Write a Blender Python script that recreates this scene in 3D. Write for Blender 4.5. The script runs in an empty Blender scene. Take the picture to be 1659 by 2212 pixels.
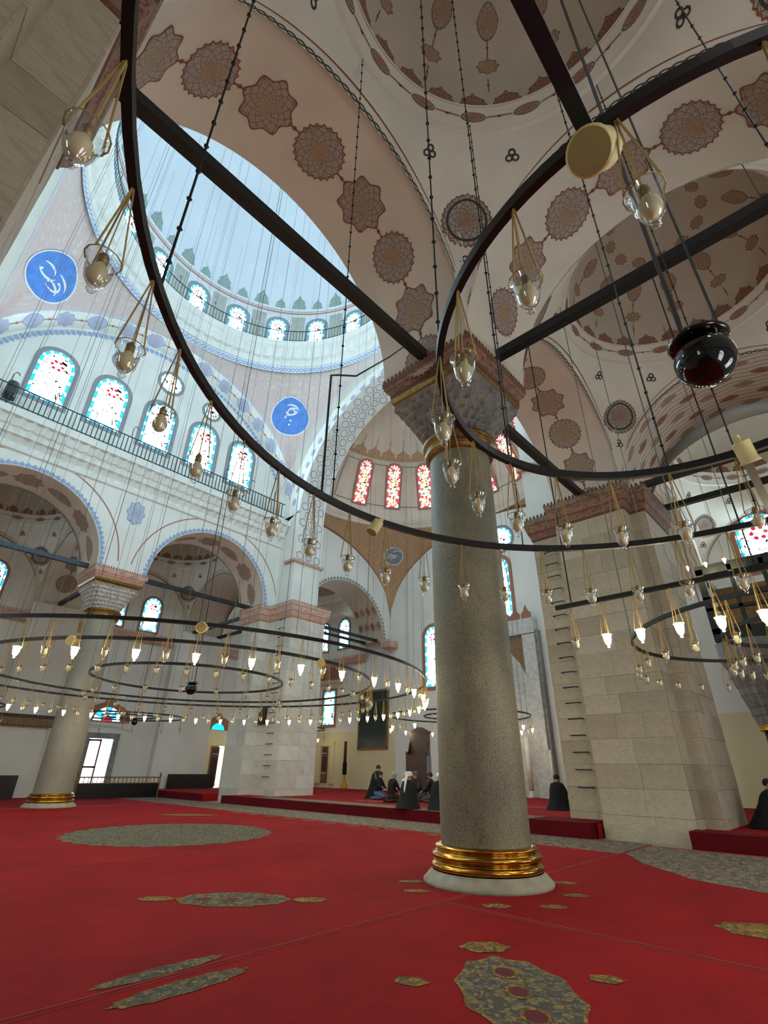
import bpy, math, random
from math import sin, cos, pi, radians, sqrt, atan2
from mathutils import Vector, Matrix

random.seed(7)
scene = bpy.context.scene
COL = scene.collection

# ------------------------------------------------------------------ camera
CAM_H = 1.4
yaw, pit, rol = radians(-42.93), radians(27.468), radians(0.807)
fw = Vector((sin(yaw)*cos(pit), cos(yaw)*cos(pit), sin(pit)))
r0 = Vector((cos(yaw), -sin(yaw), 0.0)); u0 = r0.cross(fw)
rt = r0*cos(rol) + u0*sin(rol); up = -r0*sin(rol) + u0*cos(rol)
cd = bpy.data.cameras.new('camera'); cam = bpy.data.objects.new('camera', cd); COL.objects.link(cam)
cd.sensor_fit = 'HORIZONTAL'; cd.sensor_width = 36.0; cd.lens = 36.0*1071.04/1659.0
cd.clip_start = 0.05; cd.clip_end = 200
cam.matrix_world = Matrix(((rt.x, up.x, -fw.x, 0), (rt.y, up.y, -fw.y, 0), (rt.z, up.z, -fw.z, CAM_H), (0, 0, 0, 1)))
scene.camera = cam

# ------------------------------------------------------------------ world, exposure
w = bpy.data.worlds.new('world'); scene.world = w; w.use_nodes = True
w.node_tree.nodes['Background'].inputs[0].default_value = (0.62, 0.78, 1.0, 1)
w.node_tree.nodes['Background'].inputs[1].default_value = 1.0
vs = scene.view_settings
vs.view_transform = 'Standard'; vs.look = 'None'; vs.gamma = 1.0; vs.use_curve_mapping = False
vs.exposure = 0.62
DAY = 28.0          # brightness of the daylit panes
BULB = 260.0         # brightness of the burning bulbs

# ------------------------------------------------------------------ layout of the hall (metres)
AX, AY = -4.73, 7.35          # granite column beside the camera
XC, YC = -14.2, 7.25          # centre of the main dome
BX = -23.67                   # granite column across the nave
ZS = 9.06                     # springing of the aisle arches
RA = 3.2                      # radius of the aisle arches
RX, LX = -0.4, -28.0          # centre lines of the two aisles
XWL, XWR = -31.2, 2.8         # outer walls
YQ = 25.1                     # qibla wall
YB = -9.6                     # rear wall
NF = -22.6                    # nave face of the far arcade
NN = -5.85                    # nave face of the near arcade
PZ = 0.3                      # raised platform

# ------------------------------------------------------------------ mesh helpers
class MB:
    def __init__(s): s.v = []; s.f = []; s.uv = []; s.mi = []
    def quadgrid(s, fn, us, vs, uvs=(1, 1), mi=0, flip=False):
        b = len(s.v); nu = len(us); nv = len(vs)
        for u in us:
            for v in vs: s.v.append(tuple(fn(u, v)))
        for i in range(nu-1):
            for j in range(nv-1):
                q = [b+i*nv+j, b+(i+1)*nv+j, b+(i+1)*nv+j+1, b+i*nv+j+1]
                t = [(us[i]*uvs[0], vs[j]*uvs[1]), (us[i+1]*uvs[0], vs[j]*uvs[1]), (us[i+1]*uvs[0], vs[j+1]*uvs[1]), (us[i]*uvs[0], vs[j+1]*uvs[1])]
                if flip: q.reverse(); t.reverse()
                s.f.append(q); s.uv.append(t); s.mi.append(mi)
        return s
    def face(s, pts, uv=None, mi=0):
        b = len(s.v); s.v += [tuple(p) for p in pts]
        s.f.append(list(range(b, b+len(pts)))); s.uv.append(uv or [(0, 0)]*len(pts)); s.mi.append(mi)
        return s
    def box(s, c, d, M=None, mi=0):
        hx, hy, hz = d[0]/2, d[1]/2, d[2]/2; b = len(s.v)
        for z in (-hz, hz):
            for x, y in ((-hx, -hy), (hx, -hy), (hx, hy), (-hx, hy)):
                p = Vector((x, y, z))
                if M: p = M @ p
                s.v.append((p.x+c[0], p.y+c[1], p.z+c[2]))
        for q in ((0, 3, 2, 1), (4, 5, 6, 7), (0, 1, 5, 4), (1, 2, 6, 5), (2, 3, 7, 6), (3, 0, 4, 7)):
            s.f.append([b+i for i in q]); s.uv.append([(0, 0), (1, 0), (1, 1), (0, 1)]); s.mi.append(mi)
        return s
    def bar(s, a, b, wd, ht, mi=0):
        a = Vector(a); b = Vector(b); d = b-a; L = d.length; d.normalize()
        upv = Vector((0, 0, 1)) if abs(d.z) < .95 else Vector((1, 0, 0))
        y = upv.cross(d).normalized(); z = d.cross(y)
        M = Matrix((d, y, z)).transposed()
        return s.box((a+b)/2, (L, wd, ht), M, mi)
    def lathe(s, prof, n=32, c=(0, 0, 0), mi=0, sx=1, sy=1):
        us = [2*pi*i/n for i in range(n+1)]
        s.quadgrid(lambda u, k: (c[0]+prof[int(k)][0]*cos(u)*sx, c[1]+prof[int(k)][0]*sin(u)*sy, c[2]+prof[int(k)][1]), us, list(range(len(prof))), mi=mi)
        return s
    def tube(s, pts, r, n=6, closed=False, mi=0):
        P = [Vector(p) for p in pts]; m = len(P); b = len(s.v)
        for i, p in enumerate(P):
            if closed: t = (P[(i+1) % m]-P[i-1])
            else: t = P[min(i+1, m-1)]-P[max(i-1, 0)]
            t.normalize(); a = Vector((0, 0, 1)) if abs(t.z) < .9 else Vector((1, 0, 0))
            x = a.cross(t).normalized(); y = t.cross(x)
            rr = r[i] if isinstance(r, (list, tuple)) else r
            for k in range(n):
                an = 2*pi*k/n; q = p+x*cos(an)*rr+y*sin(an)*rr; s.v.append((q.x, q.y, q.z))
        for i in range(m if closed else m-1):
            for k in range(n):
                i2 = (i+1) % m
                s.f.append([b+i*n+k, b+i*n+(k+1) % n, b+i2*n+(k+1) % n, b+i2*n+k]); s.uv.append([(0, 0)]*4); s.mi.append(mi)
        if not closed:
            s.f.append([b+k for k in range(n)][::-1]); s.uv.append([(0, 0)]*n); s.mi.append(mi)
            s.f.append([b+(m-1)*n+k for k in range(n)]); s.uv.append([(0, 0)]*n); s.mi.append(mi)
        return s
    def prism(s, poly, z0, z1, mi=0, inset=0):
        n = len(poly); b = len(s.v)
        for z in (z0, z1): s.v += [(p[0], p[1], z) for p in poly]
        for i in range(n):
            j = (i+1) % n; s.f.append([b+i, b+j, b+n+j, b+n+i]); s.uv.append([(0, 0)]*4); s.mi.append(mi)
        s.f.append([b+i for i in range(n)][::-1]); s.uv.append([(0, 0)]*n); s.mi.append(mi)
        s.f.append([b+n+i for i in range(n)]); s.uv.append([(0, 0)]*n); s.mi.append(mi)
        return s
    def mesh(s, name, mats, smooth=False):
        me = bpy.data.meshes.new(name); me.from_pydata(s.v, [], s.f)
        l = me.uv_layers.new(name='UVMap'); k = 0; flat = []
        for t in s.uv:
            for a in t: flat += [a[0], a[1]]
        l.data.foreach_set('uv', flat)
        for m in (mats if isinstance(mats, (list, tuple)) else [mats]): me.materials.append(m)
        me.polygons.foreach_set('material_index', s.mi)
        if smooth: me.polygons.foreach_set('use_smooth', [True]*len(s.f))
        me.update(); return me
    def build(s, name, mats, parent=None, smooth=False, loc=None, rz=None):
        return add(name, s.mesh(name, mats, smooth), parent, loc, rz)

def add(name, me, parent=None, loc=None, rz=None):
    o = bpy.data.objects.new(name, me); COL.objects.link(o)
    if parent is not None: o.parent = parent
    if loc is not None: o.location = loc
    if rz is not None: o.rotation_euler = (0, 0, rz)
    return o
def tag(o, label=None, cat=None, group=None, kind=None):
    if label: o['label'] = label
    if cat: o['category'] = cat
    if group: o['group'] = group
    if kind: o['kind'] = kind
    return o
def thing(name, label, cat, loc=(0, 0, 0), rz=0, group=None):
    o = bpy.data.objects.new(name, None); COL.objects.link(o); o.empty_display_size = .1
    o.location = loc; o.rotation_euler = (0, 0, rz); return tag(o, label, cat, group)
def struct(o, label, cat=None): return tag(o, label, cat, kind='structure')
def lin(a, b, n): return [a+(b-a)*i/n for i in range(n+1)]
def circ(r, n, z=0, c=(0, 0)): return [(c[0]+r*cos(2*pi*i/n), c[1]+r*sin(2*pi*i/n), z) for i in range(n)]

# ------------------------------------------------------------------ materials
def S(hexs):
    hexs = hexs.lstrip('#'); o = []
    for i in (0, 2, 4):
        c = int(hexs[i:i+2], 16)/255; o.append(c/12.92 if c <= .04045 else ((c+.055)/1.055)**2.4)
    return (*o, 1)
class NT:
    def __init__(s, name):
        s.m = bpy.data.materials.new(name); s.m.use_nodes = True; s.t = s.m.node_tree
        s.b = s.t.nodes['Principled BSDF']; s.out = s.t.nodes['Material Output']
    def n(s, typ, **kw):
        nd = s.t.nodes.new(typ)
        for k, v in kw.items(): setattr(nd, k, v)
        return nd
    def l(s, a, b): s.t.links.new(a, b)
    def coord(s, which='Object', scale=None):
        tc = s.n('ShaderNodeTexCoord'); o = tc.outputs[which]
        if scale:
            mp = s.n('ShaderNodeMapping'); mp.inputs['Scale'].default_value = scale; s.l(o, mp.inputs[0]); o = mp.outputs[0]
        return o
    def noise(s, co, scale, detail=4, rough=.55):
        nd = s.n('ShaderNodeTexNoise'); nd.inputs['Scale'].default_value = scale; nd.inputs['Detail'].default_value = detail
        nd.inputs['Roughness'].default_value = rough; s.l(co, nd.inputs['Vector']); return nd.outputs['Fac']
    def vor(s, co, scale, feature='DISTANCE_TO_EDGE', out='Distance', rnd=1.0):
        nd = s.n('ShaderNodeTexVoronoi'); nd.feature = feature; nd.inputs['Scale'].default_value = scale
        nd.inputs['Randomness'].default_value = rnd; s.l(co, nd.inputs['Vector']); return nd.outputs[out]
    def ramp(s, fac, stops, interp='LINEAR'):
        nd = s.n('ShaderNodeValToRGB'); cr = nd.color_ramp; cr.interpolation = interp
        while len(cr.elements) < len(stops): cr.elements.new(0.5)
        for e, (p, c) in zip(cr.elements, stops): e.position = p; e.color = c
        s.l(fac, nd.inputs[0]); return nd.outputs[0]
    def mix(s, fac, a, b, blend='MIX'):
        nd = s.n('ShaderNodeMix', data_type='RGBA', blend_type=blend)
        for i, x in ((0, fac), (6, a), (7, b)):
            if hasattr(x, 'is_linked'): s.l(x, nd.inputs[i])
            else: nd.inputs[i].default_value = x
        return nd.outputs[2]
    def math(s, op, a, b=None, c=None):
        nd = s.n('ShaderNodeMath', operation=op)
        for i, x in enumerate((a, b, c)):
            if x is None: continue
            if hasattr(x, 'is_linked'): s.l(x, nd.inputs[i])
            else: nd.inputs[i].default_value = x
        return nd.outputs[0]
    def col(s, x):
        if hasattr(x, 'is_linked'): s.l(x, s.b.inputs['Base Color'])
        else: s.b.inputs['Base Color'].default_value = x
    def bump(s, h, st=.2, dist=.01):
        nd = s.n('ShaderNodeBump'); nd.inputs['Strength'].default_value = st; nd.inputs['Distance'].default_value = dist
        s.l(h, nd.inputs['Height']); s.l(nd.outputs[0], s.b.inputs['Normal'])
    def rough(s, r, metal=0, spec=None):
        s.b.inputs['Roughness'].default_value = r; s.b.inputs['Metallic'].default_value = metal
        if spec is not None: s.b.inputs['Specular IOR Level'].default_value = spec
M = {}
def plain(name, c, rough=.7, metal=0, vary=.12, scale=4, bump=0, bscale=60, spec=None, c2=None):
    n = NT(name); co = n.coord(); f = n.noise(co, scale)
    c = S(c); b = S(c2) if c2 else tuple(min(1, x*(1+vary)) for x in c[:3])+(1,)
    a = c if c2 else tuple(x*(1-vary) for x in c[:3])+(1,)
    n.col(n.ramp(f, [(.32, a), (.68, b)])); n.rough(rough, metal, spec)
    if bump: n.bump(n.noise(co, bscale, 3), bump)
    M[name] = n.m; return n
plain('plaster', '#dcdcd4', .85, vary=.05, scale=.7, bump=.05, bscale=25)
plain('plaster_aisle', '#cdc5b4', .85, vary=.06, scale=.8, bump=.05, bscale=25)
plain('plaster_rose', '#cdbdab', .85, vary=.07, scale=.8, bump=.05, bscale=25)
plain('plaster_dome', '#d3d8dc', .85, vary=.04, scale=.5)
plain('plaster_dome_aisle', '#b8ab98', .85, vary=.07, scale=.8)
plain('plaster_wall', '#d8d4c8', .85, vary=.05, scale=.7, bump=.05, bscale=25)
plain('wall_cream', '#dcd2a8', .8, vary=.05, scale=.6)
for i, (a, b) in enumerate((('#a99d85', '#b9ac94'), ('#a1947c', '#b3a68e'), ('#ada189', '#beb29b'), ('#9b8e77', '#ac9f88'))):
    n = NT('ashlar_%d' % i); co = n.coord(); f = n.noise(co, 1.6, 6, .65); g = n.noise(n.coord('Object', (1, 1, 4)), 6, 5, .7)
    n.col(n.mix(n.ramp(g, [(.45, (0, 0, 0, 1)), (.75, (.5, .5, .5, 1))]), n.ramp(f, [(.3, S(a)), (.7, S(b))]), S('#7f745f')))
    n.rough(.85); n.bump(n.noise(co, 30, 5), .25); M['ashlar_%d' % i] = n.m
plain('mortar', '#9a8f7a', .95, vary=.1, scale=10)
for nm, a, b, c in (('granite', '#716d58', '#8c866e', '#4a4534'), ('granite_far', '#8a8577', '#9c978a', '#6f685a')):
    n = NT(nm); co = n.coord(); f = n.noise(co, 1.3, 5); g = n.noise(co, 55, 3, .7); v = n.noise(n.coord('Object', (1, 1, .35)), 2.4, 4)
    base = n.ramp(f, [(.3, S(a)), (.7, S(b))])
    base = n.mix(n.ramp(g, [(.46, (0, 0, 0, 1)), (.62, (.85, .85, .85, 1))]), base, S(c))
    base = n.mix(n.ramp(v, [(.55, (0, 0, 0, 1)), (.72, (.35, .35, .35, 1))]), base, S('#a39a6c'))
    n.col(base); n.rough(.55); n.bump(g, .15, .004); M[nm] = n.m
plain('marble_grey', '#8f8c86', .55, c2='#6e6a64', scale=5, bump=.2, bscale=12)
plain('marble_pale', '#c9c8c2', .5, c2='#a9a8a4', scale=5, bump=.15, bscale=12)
plain('base_stone', '#a8a28c', .6, c2='#8d8873', scale=5, bump=.1)
n = plain('gold', '#b98a35', .2, 1.0, vary=.2, scale=8); n = plain('gold_dull', '#8a6a34', .38, .8, c2='#6b4d24', scale=10)
plain('iron', '#0b0c0d', .42, .1, vary=.3, scale=15); plain('iron_beam', '#191a18', .6, .1, vary=.3, scale=9, bump=.2)
plain('iron_blue', '#2c3c46', .5, .2, vary=.2); plain('rail_green', '#1f3a38', .5, .3)
plain('cord', '#a58a4c', .7, vary=.2); plain('wire', '#62635f', .5, .5); plain('chain', '#17140f', .6, .3)
plain('bulb', '#d8c79a', .4, vary=.05); plain('brass_socket', '#8d7340', .4, .6)
plain('cream_plastic', '#d9c78a', .5, vary=.06); plain('cream_dark', '#a59a5e', .6, vary=.06)
plain('black_gloss', '#060807', .08, 0, spec=.6)
plain('wood_dark', '#2b1710', .45, c2='#3c2116', scale=9); plain('wood_brown', '#6a3a22', .5, c2='#7d4a2c', scale=9)
plain('wood_gold', '#8a6a3a', .5, c2='#6e5028', scale=9); plain('wood_green', '#1e2722', .5, c2='#2a332c', scale=7)
plain('black_panel', '#0c0d0e', .35, vary=.2); plain('cloth_black', '#050506', .9, vary=.3, scale=14)
plain('cloth_grey', '#4b4a4a', .9, vary=.2); plain('cloth_brown', '#2a221d', .9, vary=.2); plain('cloth_white', '#d8d4cc', .9, vary=.05)
plain('jeans', '#4a6484', .9); plain('skin', '#b98a6c', .6, vary=.06); plain('hair_dark', '#1a1512', .8); plain('hair_grey', '#8c8a86', .8)
plain('ink_red', '#7c4634', .9, vary=.15, scale=20); plain('ink_dark', '#3a332e', .9, vary=.15, scale=20)
plain('ink_blue', '#93a6c4', .9, vary=.12, scale=14); plain('ink_grey', '#8d8f93', .9, vary=.1, scale=20)
plain('ink_white', '#d9dcdb', .8, vary=.03); plain('roundel_blue', '#4f7fc4', .8, vary=.15, scale=3)
plain('roundel_grey', '#76828e', .8, vary=.12, scale=4); plain('panel_line', '#a8a79c', .85)
plain('ink_brown', '#5e4a3e', .9, vary=.15, scale=20); plain('ink_rose', '#a8745c', .9, vary=.12, scale=12)
plain('board_green', '#20302a', .25, vary=.15); plain('banner_blue', '#26284e', .9, vary=.2)
plain('candle_wax', '#d3cfc0', .5); plain('velvet_brown', '#3d2c1a', .9, c2='#55401f', scale=6); plain('yellow_gold', '#b99320', .4, .4)
plain('print_dark', '#2a1f1b', .4); plain('porphyry', '#1d1a1c', .3, c2='#2c2629', scale=20)

def medal(name, ground, line, core, scale=9):
    # interlaced spiral arms (arabesque) drawn in polar coordinates, with a fine leafy noise between them
    n = NT(name); co = n.coord('UV'); sp = n.n('ShaderNodeSeparateXYZ'); n.l(co, sp.inputs[0])
    d = n.n('ShaderNodeVectorMath', operation='LENGTH'); n.l(co, d.inputs[0]); r = d.outputs['Value']
    th = n.math('ARCTAN2', sp.outputs[1], sp.outputs[0]); t8 = n.math('MULTIPLY', th, 6.0); lr = n.math('MULTIPLY', n.math('LOGARITHM', n.math('ADD', r, .02), 2.718), scale*.62)
    s1 = n.math('ABSOLUTE', n.math('SINE', n.math('ADD', t8, lr))); s2 = n.math('ABSOLUTE', n.math('SINE', n.math('SUBTRACT', t8, lr)))
    s3 = n.math('ABSOLUTE', n.math('SINE', n.math('MULTIPLY', lr, 2.0))); e = n.vor(co, scale*2.2)
    m = n.math('MINIMUM', n.math('MINIMUM', s1, s2), n.math('ADD', s3, .16)); m = n.math('MINIMUM', m, n.math('MULTIPLY', e, 4.5))
    f = n.ramp(m, [(.12, (.85, .85, .85, 1)), (.3, (0, 0, 0, 1))])
    g = n.ramp(d.outputs['Value'], [(.0, S(core)), (.32, S(ground))])
    n.col(n.mix(f, g, S(line))); n.rough(.9); M[name] = n.m
medal('medal_mauve', '#a5988c', '#7a5c50', '#b08a62', 10); medal('medal_red', '#a89686', '#74584c', '#ab946f', 11)
medal('medal_blue', '#b9c2d0', '#8e9fbe', '#b9a0a4'); medal('medal_dark', '#a39a88', '#4a403a', '#a8705c', 12)
medal('palmette', '#9c7460', '#5e3a30', '#9c6a54', 7); medal('palmette_green', '#9fb0a6', '#71857a', '#9fb0a6', 7)
def woven(name, cols, scale):
    # dense woven flower pattern: coloured cells with dark outlines, two sizes
    n = NT(name); co = n.coord('Object'); c1_ = n.vor(co, scale, 'F1', 'Color'); sp = n.n('ShaderNodeSeparateColor'); n.l(c1_, sp.inputs[0])
    base = n.ramp(sp.outputs[0], [(i/len(cols), S(c)) for i, c in enumerate(cols)], 'CONSTANT'); e = n.vor(co, scale); e2 = n.vor(co, scale*.37)
    ln_ = n.math('MAXIMUM', n.ramp(e, [(.03, (.7, .7, .7, 1)), (.09, (0, 0, 0, 1))]), n.ramp(e2, [(.02, (.8, .8, .8, 1)), (.05, (0, 0, 0, 1))]))
    n.col(n.mix(ln_, base, S('#4d4538'))); n.rough(.95, 0, .1); M[name] = n.m
woven('carpet_medal', ['#6e675a', '#877a5c', '#5b5a58', '#927c4e', '#75705f', '#5f5448'], 22); woven('carpet_gold', ['#8d6e34', '#9a7a3a', '#7d6640', '#a08244'], 16)
def floral(name, ground, petal, line, scale):
    n = NT(name); co = n.coord('UV'); nd = n.n('ShaderNodeTexVoronoi'); nd.feature = 'F1'; nd.inputs['Scale'].default_value = scale; n.l(co, nd.inputs['Vector'])
    f = n.ramp(nd.outputs['Distance'], [(.0, S(line)), (.14, S(petal)), (.34, S(petal)), (.40, S(line)), (.46, S(ground))])
    g = n.noise(co, scale*2, 5); n.col(n.mix(n.math('MULTIPLY', g, .5), f, S(ground))); n.rough(.9); M[name] = n.m
floral('floral_nave', '#c0aea6', '#cdbfb6', '#a8a0a8', 3.2); floral('floral_apse', '#b08a66', '#bf9c78', '#94684a', 3.4)
def cornicemat(name, bands, line, scale):
    n = NT(name); co = n.coord('UV', (1, .9, 1)); e = n.vor(co, scale, 'F1'); e2 = n.vor(co, scale*1.9)
    sp = n.n('ShaderNodeSeparateXYZ'); n.l(n.coord('UV'), sp.inputs[0])
    b = n.ramp(sp.outputs[1], [(p, S(c)) for p, c in bands], 'CONSTANT')
    f = n.math('MAXIMUM', n.ramp(e, [(.25, (0, 0, 0, 1)), (.3, (.8, .8, .8, 1)), (.42, (.8, .8, .8, 1)), (.47, (0, 0, 0, 1))]), n.ramp(e2, [(.0, (.6, .6, .6, 1)), (.05, (0, 0, 0, 1))]))
    n.col(n.mix(f, b, S(line))); n.rough(.85); M[name] = n.m
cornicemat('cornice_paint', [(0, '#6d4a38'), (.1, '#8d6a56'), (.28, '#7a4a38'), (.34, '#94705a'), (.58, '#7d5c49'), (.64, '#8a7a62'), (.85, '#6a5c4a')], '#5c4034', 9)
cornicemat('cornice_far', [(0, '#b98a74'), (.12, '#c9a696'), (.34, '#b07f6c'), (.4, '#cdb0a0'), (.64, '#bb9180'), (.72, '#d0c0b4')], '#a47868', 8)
def chainmat(name, ground, line, k, amp=.27, wdt=.07, third=None):
    n = NT(name); co = n.coord('UV'); sp = n.n('ShaderNodeSeparateXYZ'); n.l(co, sp.inputs[0])
    u = n.math('MULTIPLY', sp.outputs[0], k); v = n.math('SUBTRACT', sp.outputs[1], .5)
    s1 = n.math('MULTIPLY', n.math('SINE', u), amp)
    a = n.math('ABSOLUTE', n.math('SUBTRACT', v, s1)); b = n.math('ABSOLUTE', n.math('ADD', v, s1)); m = n.math('MINIMUM', a, b)
    c = n.ramp(m, [(.0, S(line)), (wdt, S(line)), (wdt+.03, S(ground))])
    n.col(c); n.rough(.9); M[name] = n.m
chainmat('chain_dark', '#c4bdab', '#3c3631', 15, .3, .15); chainmat('chain_blue', '#d3d8da', '#8ba0c4', 13, .26, .1)
chainmat('chain_red', '#a3765e', '#5d3527', 18, .3, .1)
n = NT('wave_paint'); co = n.coord('UV'); sp = n.n('ShaderNodeSeparateXYZ'); n.l(co, sp.inputs[0])
v = n.math('ADD', sp.outputs[1], n.math('MULTIPLY', n.math('SINE', n.math('MULTIPLY', sp.outputs[0], 7.0)), .035))
fr = n.math('FRACT', n.math('MULTIPLY', v, 5.0)); n.col(n.ramp(fr, [(.0, S('#b39a86')), (.42, S('#b39a86')), (.46, S('#c6bdab')), (.96, S('#c6bdab'))])); n.rough(.9); M['wave_paint'] = n.m

def carpet(name, a, b, rough=.95):
    n = NT(name); co = n.coord(); f = n.noise(co, .55, 7, .68); g = n.noise(co, 140, 2); st = n.noise(n.coord('Object', (1, .15, 1)), 7, 4)
    c = n.ramp(f, [(.3, S(a)), (.7, S(b))]); c = n.mix(n.ramp(st, [(.5, (0, 0, 0, 1)), (.8, (.35, .35, .35, 1))]), c, S('#6d0f14'))
    n.col(n.mix(n.math('MULTIPLY', g, .35), c, S('#4d090d'))); n.rough(rough, 0, .15); n.bump(g, .5, .01)
    n.b.inputs['Sheen Weight'].default_value = .06; n.b.inputs['Sheen Roughness'].default_value = .5; n.b.inputs['Sheen Tint'].default_value = S('#c0303a'); M[name] = n.m
carpet('carpet_red', '#861012', '#aa1a1a'); carpet('carpet_dark', '#570a13', '#680d17')
woven('carpet_border', ['#85786a', '#93856c', '#786a5c', '#8d7d68', '#6c625a', '#9a8a70'], 13)
n = NT('carpet_plain_red'); n.col(S('#6b0f14')); n.rough(.95); M['seam'] = n.m

def leaded(name, cell, scale, strength, tints, wl=.03, white=(.60, .83, 1.0)):
    n = NT(name); co = n.coord('UV'); e = n.vor(co, scale, rnd=.75)
    cd_ = n.vor(co, scale, 'F1', 'Color', .75); sp = n.n('ShaderNodeSeparateColor'); n.l(cd_, sp.inputs[0])
    stops = [(0.0, (*white, 1))]; p = .72
    for t in tints: stops.append((p, S(t))); p += .28/len(tints)
    c = n.ramp(sp.outputs[0], stops, 'CONSTANT'); ln = n.ramp(e, [(wl, (0, 0, 0, 1)), (wl+.02, (1, 1, 1, 1))])
    em = n.n('ShaderNodeEmission'); n.l(n.mix(1.0, c, ln, 'MULTIPLY'), em.inputs[0]); em.inputs[1].default_value = strength
    n.l(em.outputs[0], n.out.inputs[0]); M[name] = n.m
def emit(name, c, s):
    n = NT(name); em = n.n('ShaderNodeEmission'); em.inputs[0].default_value = c; em.inputs[1].default_value = s; n.l(em.outputs[0], n.out.inputs[0]); M[name] = n.m
leaded('pane_white', None, 7, DAY, ['#bfeaff', '#e8fbff'], .05)
leaded('pane_drum', None, 7, DAY*.42, ['#bfeaff', '#e8fbff'], .06)
leaded('pane_aisle', None, 7, DAY*.31, ['#dff4ff', '#ffffff'], .04, (.92, .96, 1.0))
leaded('pane_low', None, 8, DAY*.34, ['#a8d8ff', '#e8fbff'], .05)
leaded('pane_star', None, 6, 2.0, ['#1fae5c', '#d04a50', '#f2c4a0'], .04)
leaded('pane_jewel', None, 9, 1.6, ['#c42a4e', '#3ab6d0', '#e0b23a', '#b03a3a', '#8fd0c0'], .05, (1.0, .85, .5))
emit('pane_cyan', S('#1fa4dc'), 1.6); emit('pane_cyan_pale', S('#a8e6ff'), 2.4); emit('pane_red', S('#c02a40'), .9); emit('pane_rose', S('#e8345c'), 1.1)
emit('daylight', (.70, .86, 1.0, 1), 4.5); emit('bulb_lit', (1.0, .83, .52, 1), BULB)
n = NT('lamp_glass'); tr = n.n('ShaderNodeBsdfTransparent'); tr.inputs[0].default_value = (.93, .95, .94, 1); gl = n.n('ShaderNodeBsdfGlossy'); gl.inputs['Roughness'].default_value = .03
lw = n.n('ShaderNodeLayerWeight'); lw.inputs[0].default_value = .42; mx = n.n('ShaderNodeMixShader'); n.l(n.math('MULTIPLY', n.math('ADD', lw.outputs['Facing'], .05), .75), mx.inputs[0]); n.l(tr.outputs[0], mx.inputs[1]); n.l(gl.outputs[0], mx.inputs[2]); n.l(mx.outputs[0], n.out.inputs[0]); M['lamp_glass'] = n.m
n = NT('lamp_glass_lit'); tr = n.n('ShaderNodeBsdfTransparent'); em = n.n('ShaderNodeEmission'); em.inputs[0].default_value = (1, .86, .56, 1); em.inputs[1].default_value = 7.0  # clear glass made to emit, standing in for the glow round the burning bulb
mx = n.n('ShaderNodeMixShader'); mx.inputs[0].default_value = .55; n.l(tr.outputs[0], mx.inputs[1]); n.l(em.outputs[0], mx.inputs[2]); n.l(mx.outputs[0], n.out.inputs[0]); M['lamp_glass_lit'] = n.m

# ------------------------------------------------------------------ painted ornament (flat paint on curved plaster)
def scallop(r, n=16, amp=.10, k=96):
    return [(r*(1-amp*abs(sin(n*t/2)))*cos(t), r*(1-amp*abs(sin(n*t/2)))*sin(t)) for t in [2*pi*i/k for i in range(k)]]
def starry(r, sx=1.0, sy=1.0, n=8, amp=.19, k=64):
    o = []
    for i in range(k):
        t = 2*pi*i/k; q = r*(1-amp*(0.5-0.5*cos(n*t))**.8)
        o.append((q*cos(t)*sx, q*sin(t)*sy))
    return o
def oval(a, b, k=28, point=0.0):
    return [(a*cos(t)*(1-point*abs(sin(t))), b*sin(t)) for t in [2*pi*i/k for i in range(k)]]
def palm(w, h):
    return [(-w, 0), (-w, .16*h), (-.8*w, .34*h), (-.86*w, .5*h), (-.5*w, .66*h), (-.2*w, .78*h), (0, h), (.2*w, .78*h), (.5*w, .66*h), (.86*w, .5*h), (.8*w, .34*h), (w, .16*h), (w, 0), (.5*w, 0), (0, 0), (-.5*w, 0)]
def decal(name, outline, mp, mat, rim, parent, rimw=.03, eps=.010, cen=(0, 0)):
    m = MB(); k = len(outline); R = sum(sqrt((p[0]-cen[0])**2+(p[1]-cen[1])**2) for p in outline)/k
    fr = [0.0, .5, 1.0]; ids = []
    m.v.append(tuple(mp(cen[0], cen[1], eps))); rows = []
    for s in (.5, 1.0, 1.0+rimw/max(R, .01)):
        rows.append(len(m.v))
        for a, b in outline: m.v.append(tuple(mp(cen[0]+(a-cen[0])*s, cen[1]+(b-cen[1])*s, eps)))
    for i in range(k):
        j = (i+1) % k; a, b = outline[i], outline[j]
        m.f.append([0, rows[0]+i, rows[0]+j]); m.uv.append([cen, (a[0]/2, a[1]/2), (b[0]/2, b[1]/2)]); m.mi.append(0)
        m.f.append([rows[0]+i, rows[1]+i, rows[1]+j, rows[0]+j]); m.uv.append([(a[0]/2, a[1]/2), a, b, (b[0]/2, b[1]/2)]); m.mi.append(0)
        m.f.append([rows[1]+i, rows[2]+i, rows[2]+j, rows[1]+j]); m.uv.append([a, a, b, b]); m.mi.append(1)
    return m.build(name, [M[mat], M[rim]], parent)
def stem(name, mp, pts, wd, mat, parent, eps=.010, bead=0):
    m = MB()
    for (a0, b0), (a1, b1) in zip(pts[:-1], pts[1:]):
        L = sqrt((a1-a0)**2+(b1-b0)**2) or 1; nx, ny = -(b1-b0)/L*wd/2, (a1-a0)/L*wd/2
        m.face([mp(a0+nx, b0+ny, eps), mp(a0-nx, b0-ny, eps), mp(a1-nx, b1-ny, eps), mp(a1+nx, b1+ny, eps)])
        if bead:
            ca, cb = (a0+a1)/2, (b0+b1)/2; dx, dy = (a1-a0)/L*bead, (b1-b0)/L*bead
            m.face([mp(ca-dx, cb-dy, eps), mp(ca-dy*.6, cb+dx*.6, eps), mp(ca+dx, cb+dy, eps), mp(ca+dy*.6, cb-dx*.6, eps)])
    return m.build(name, M[mat], parent)
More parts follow.
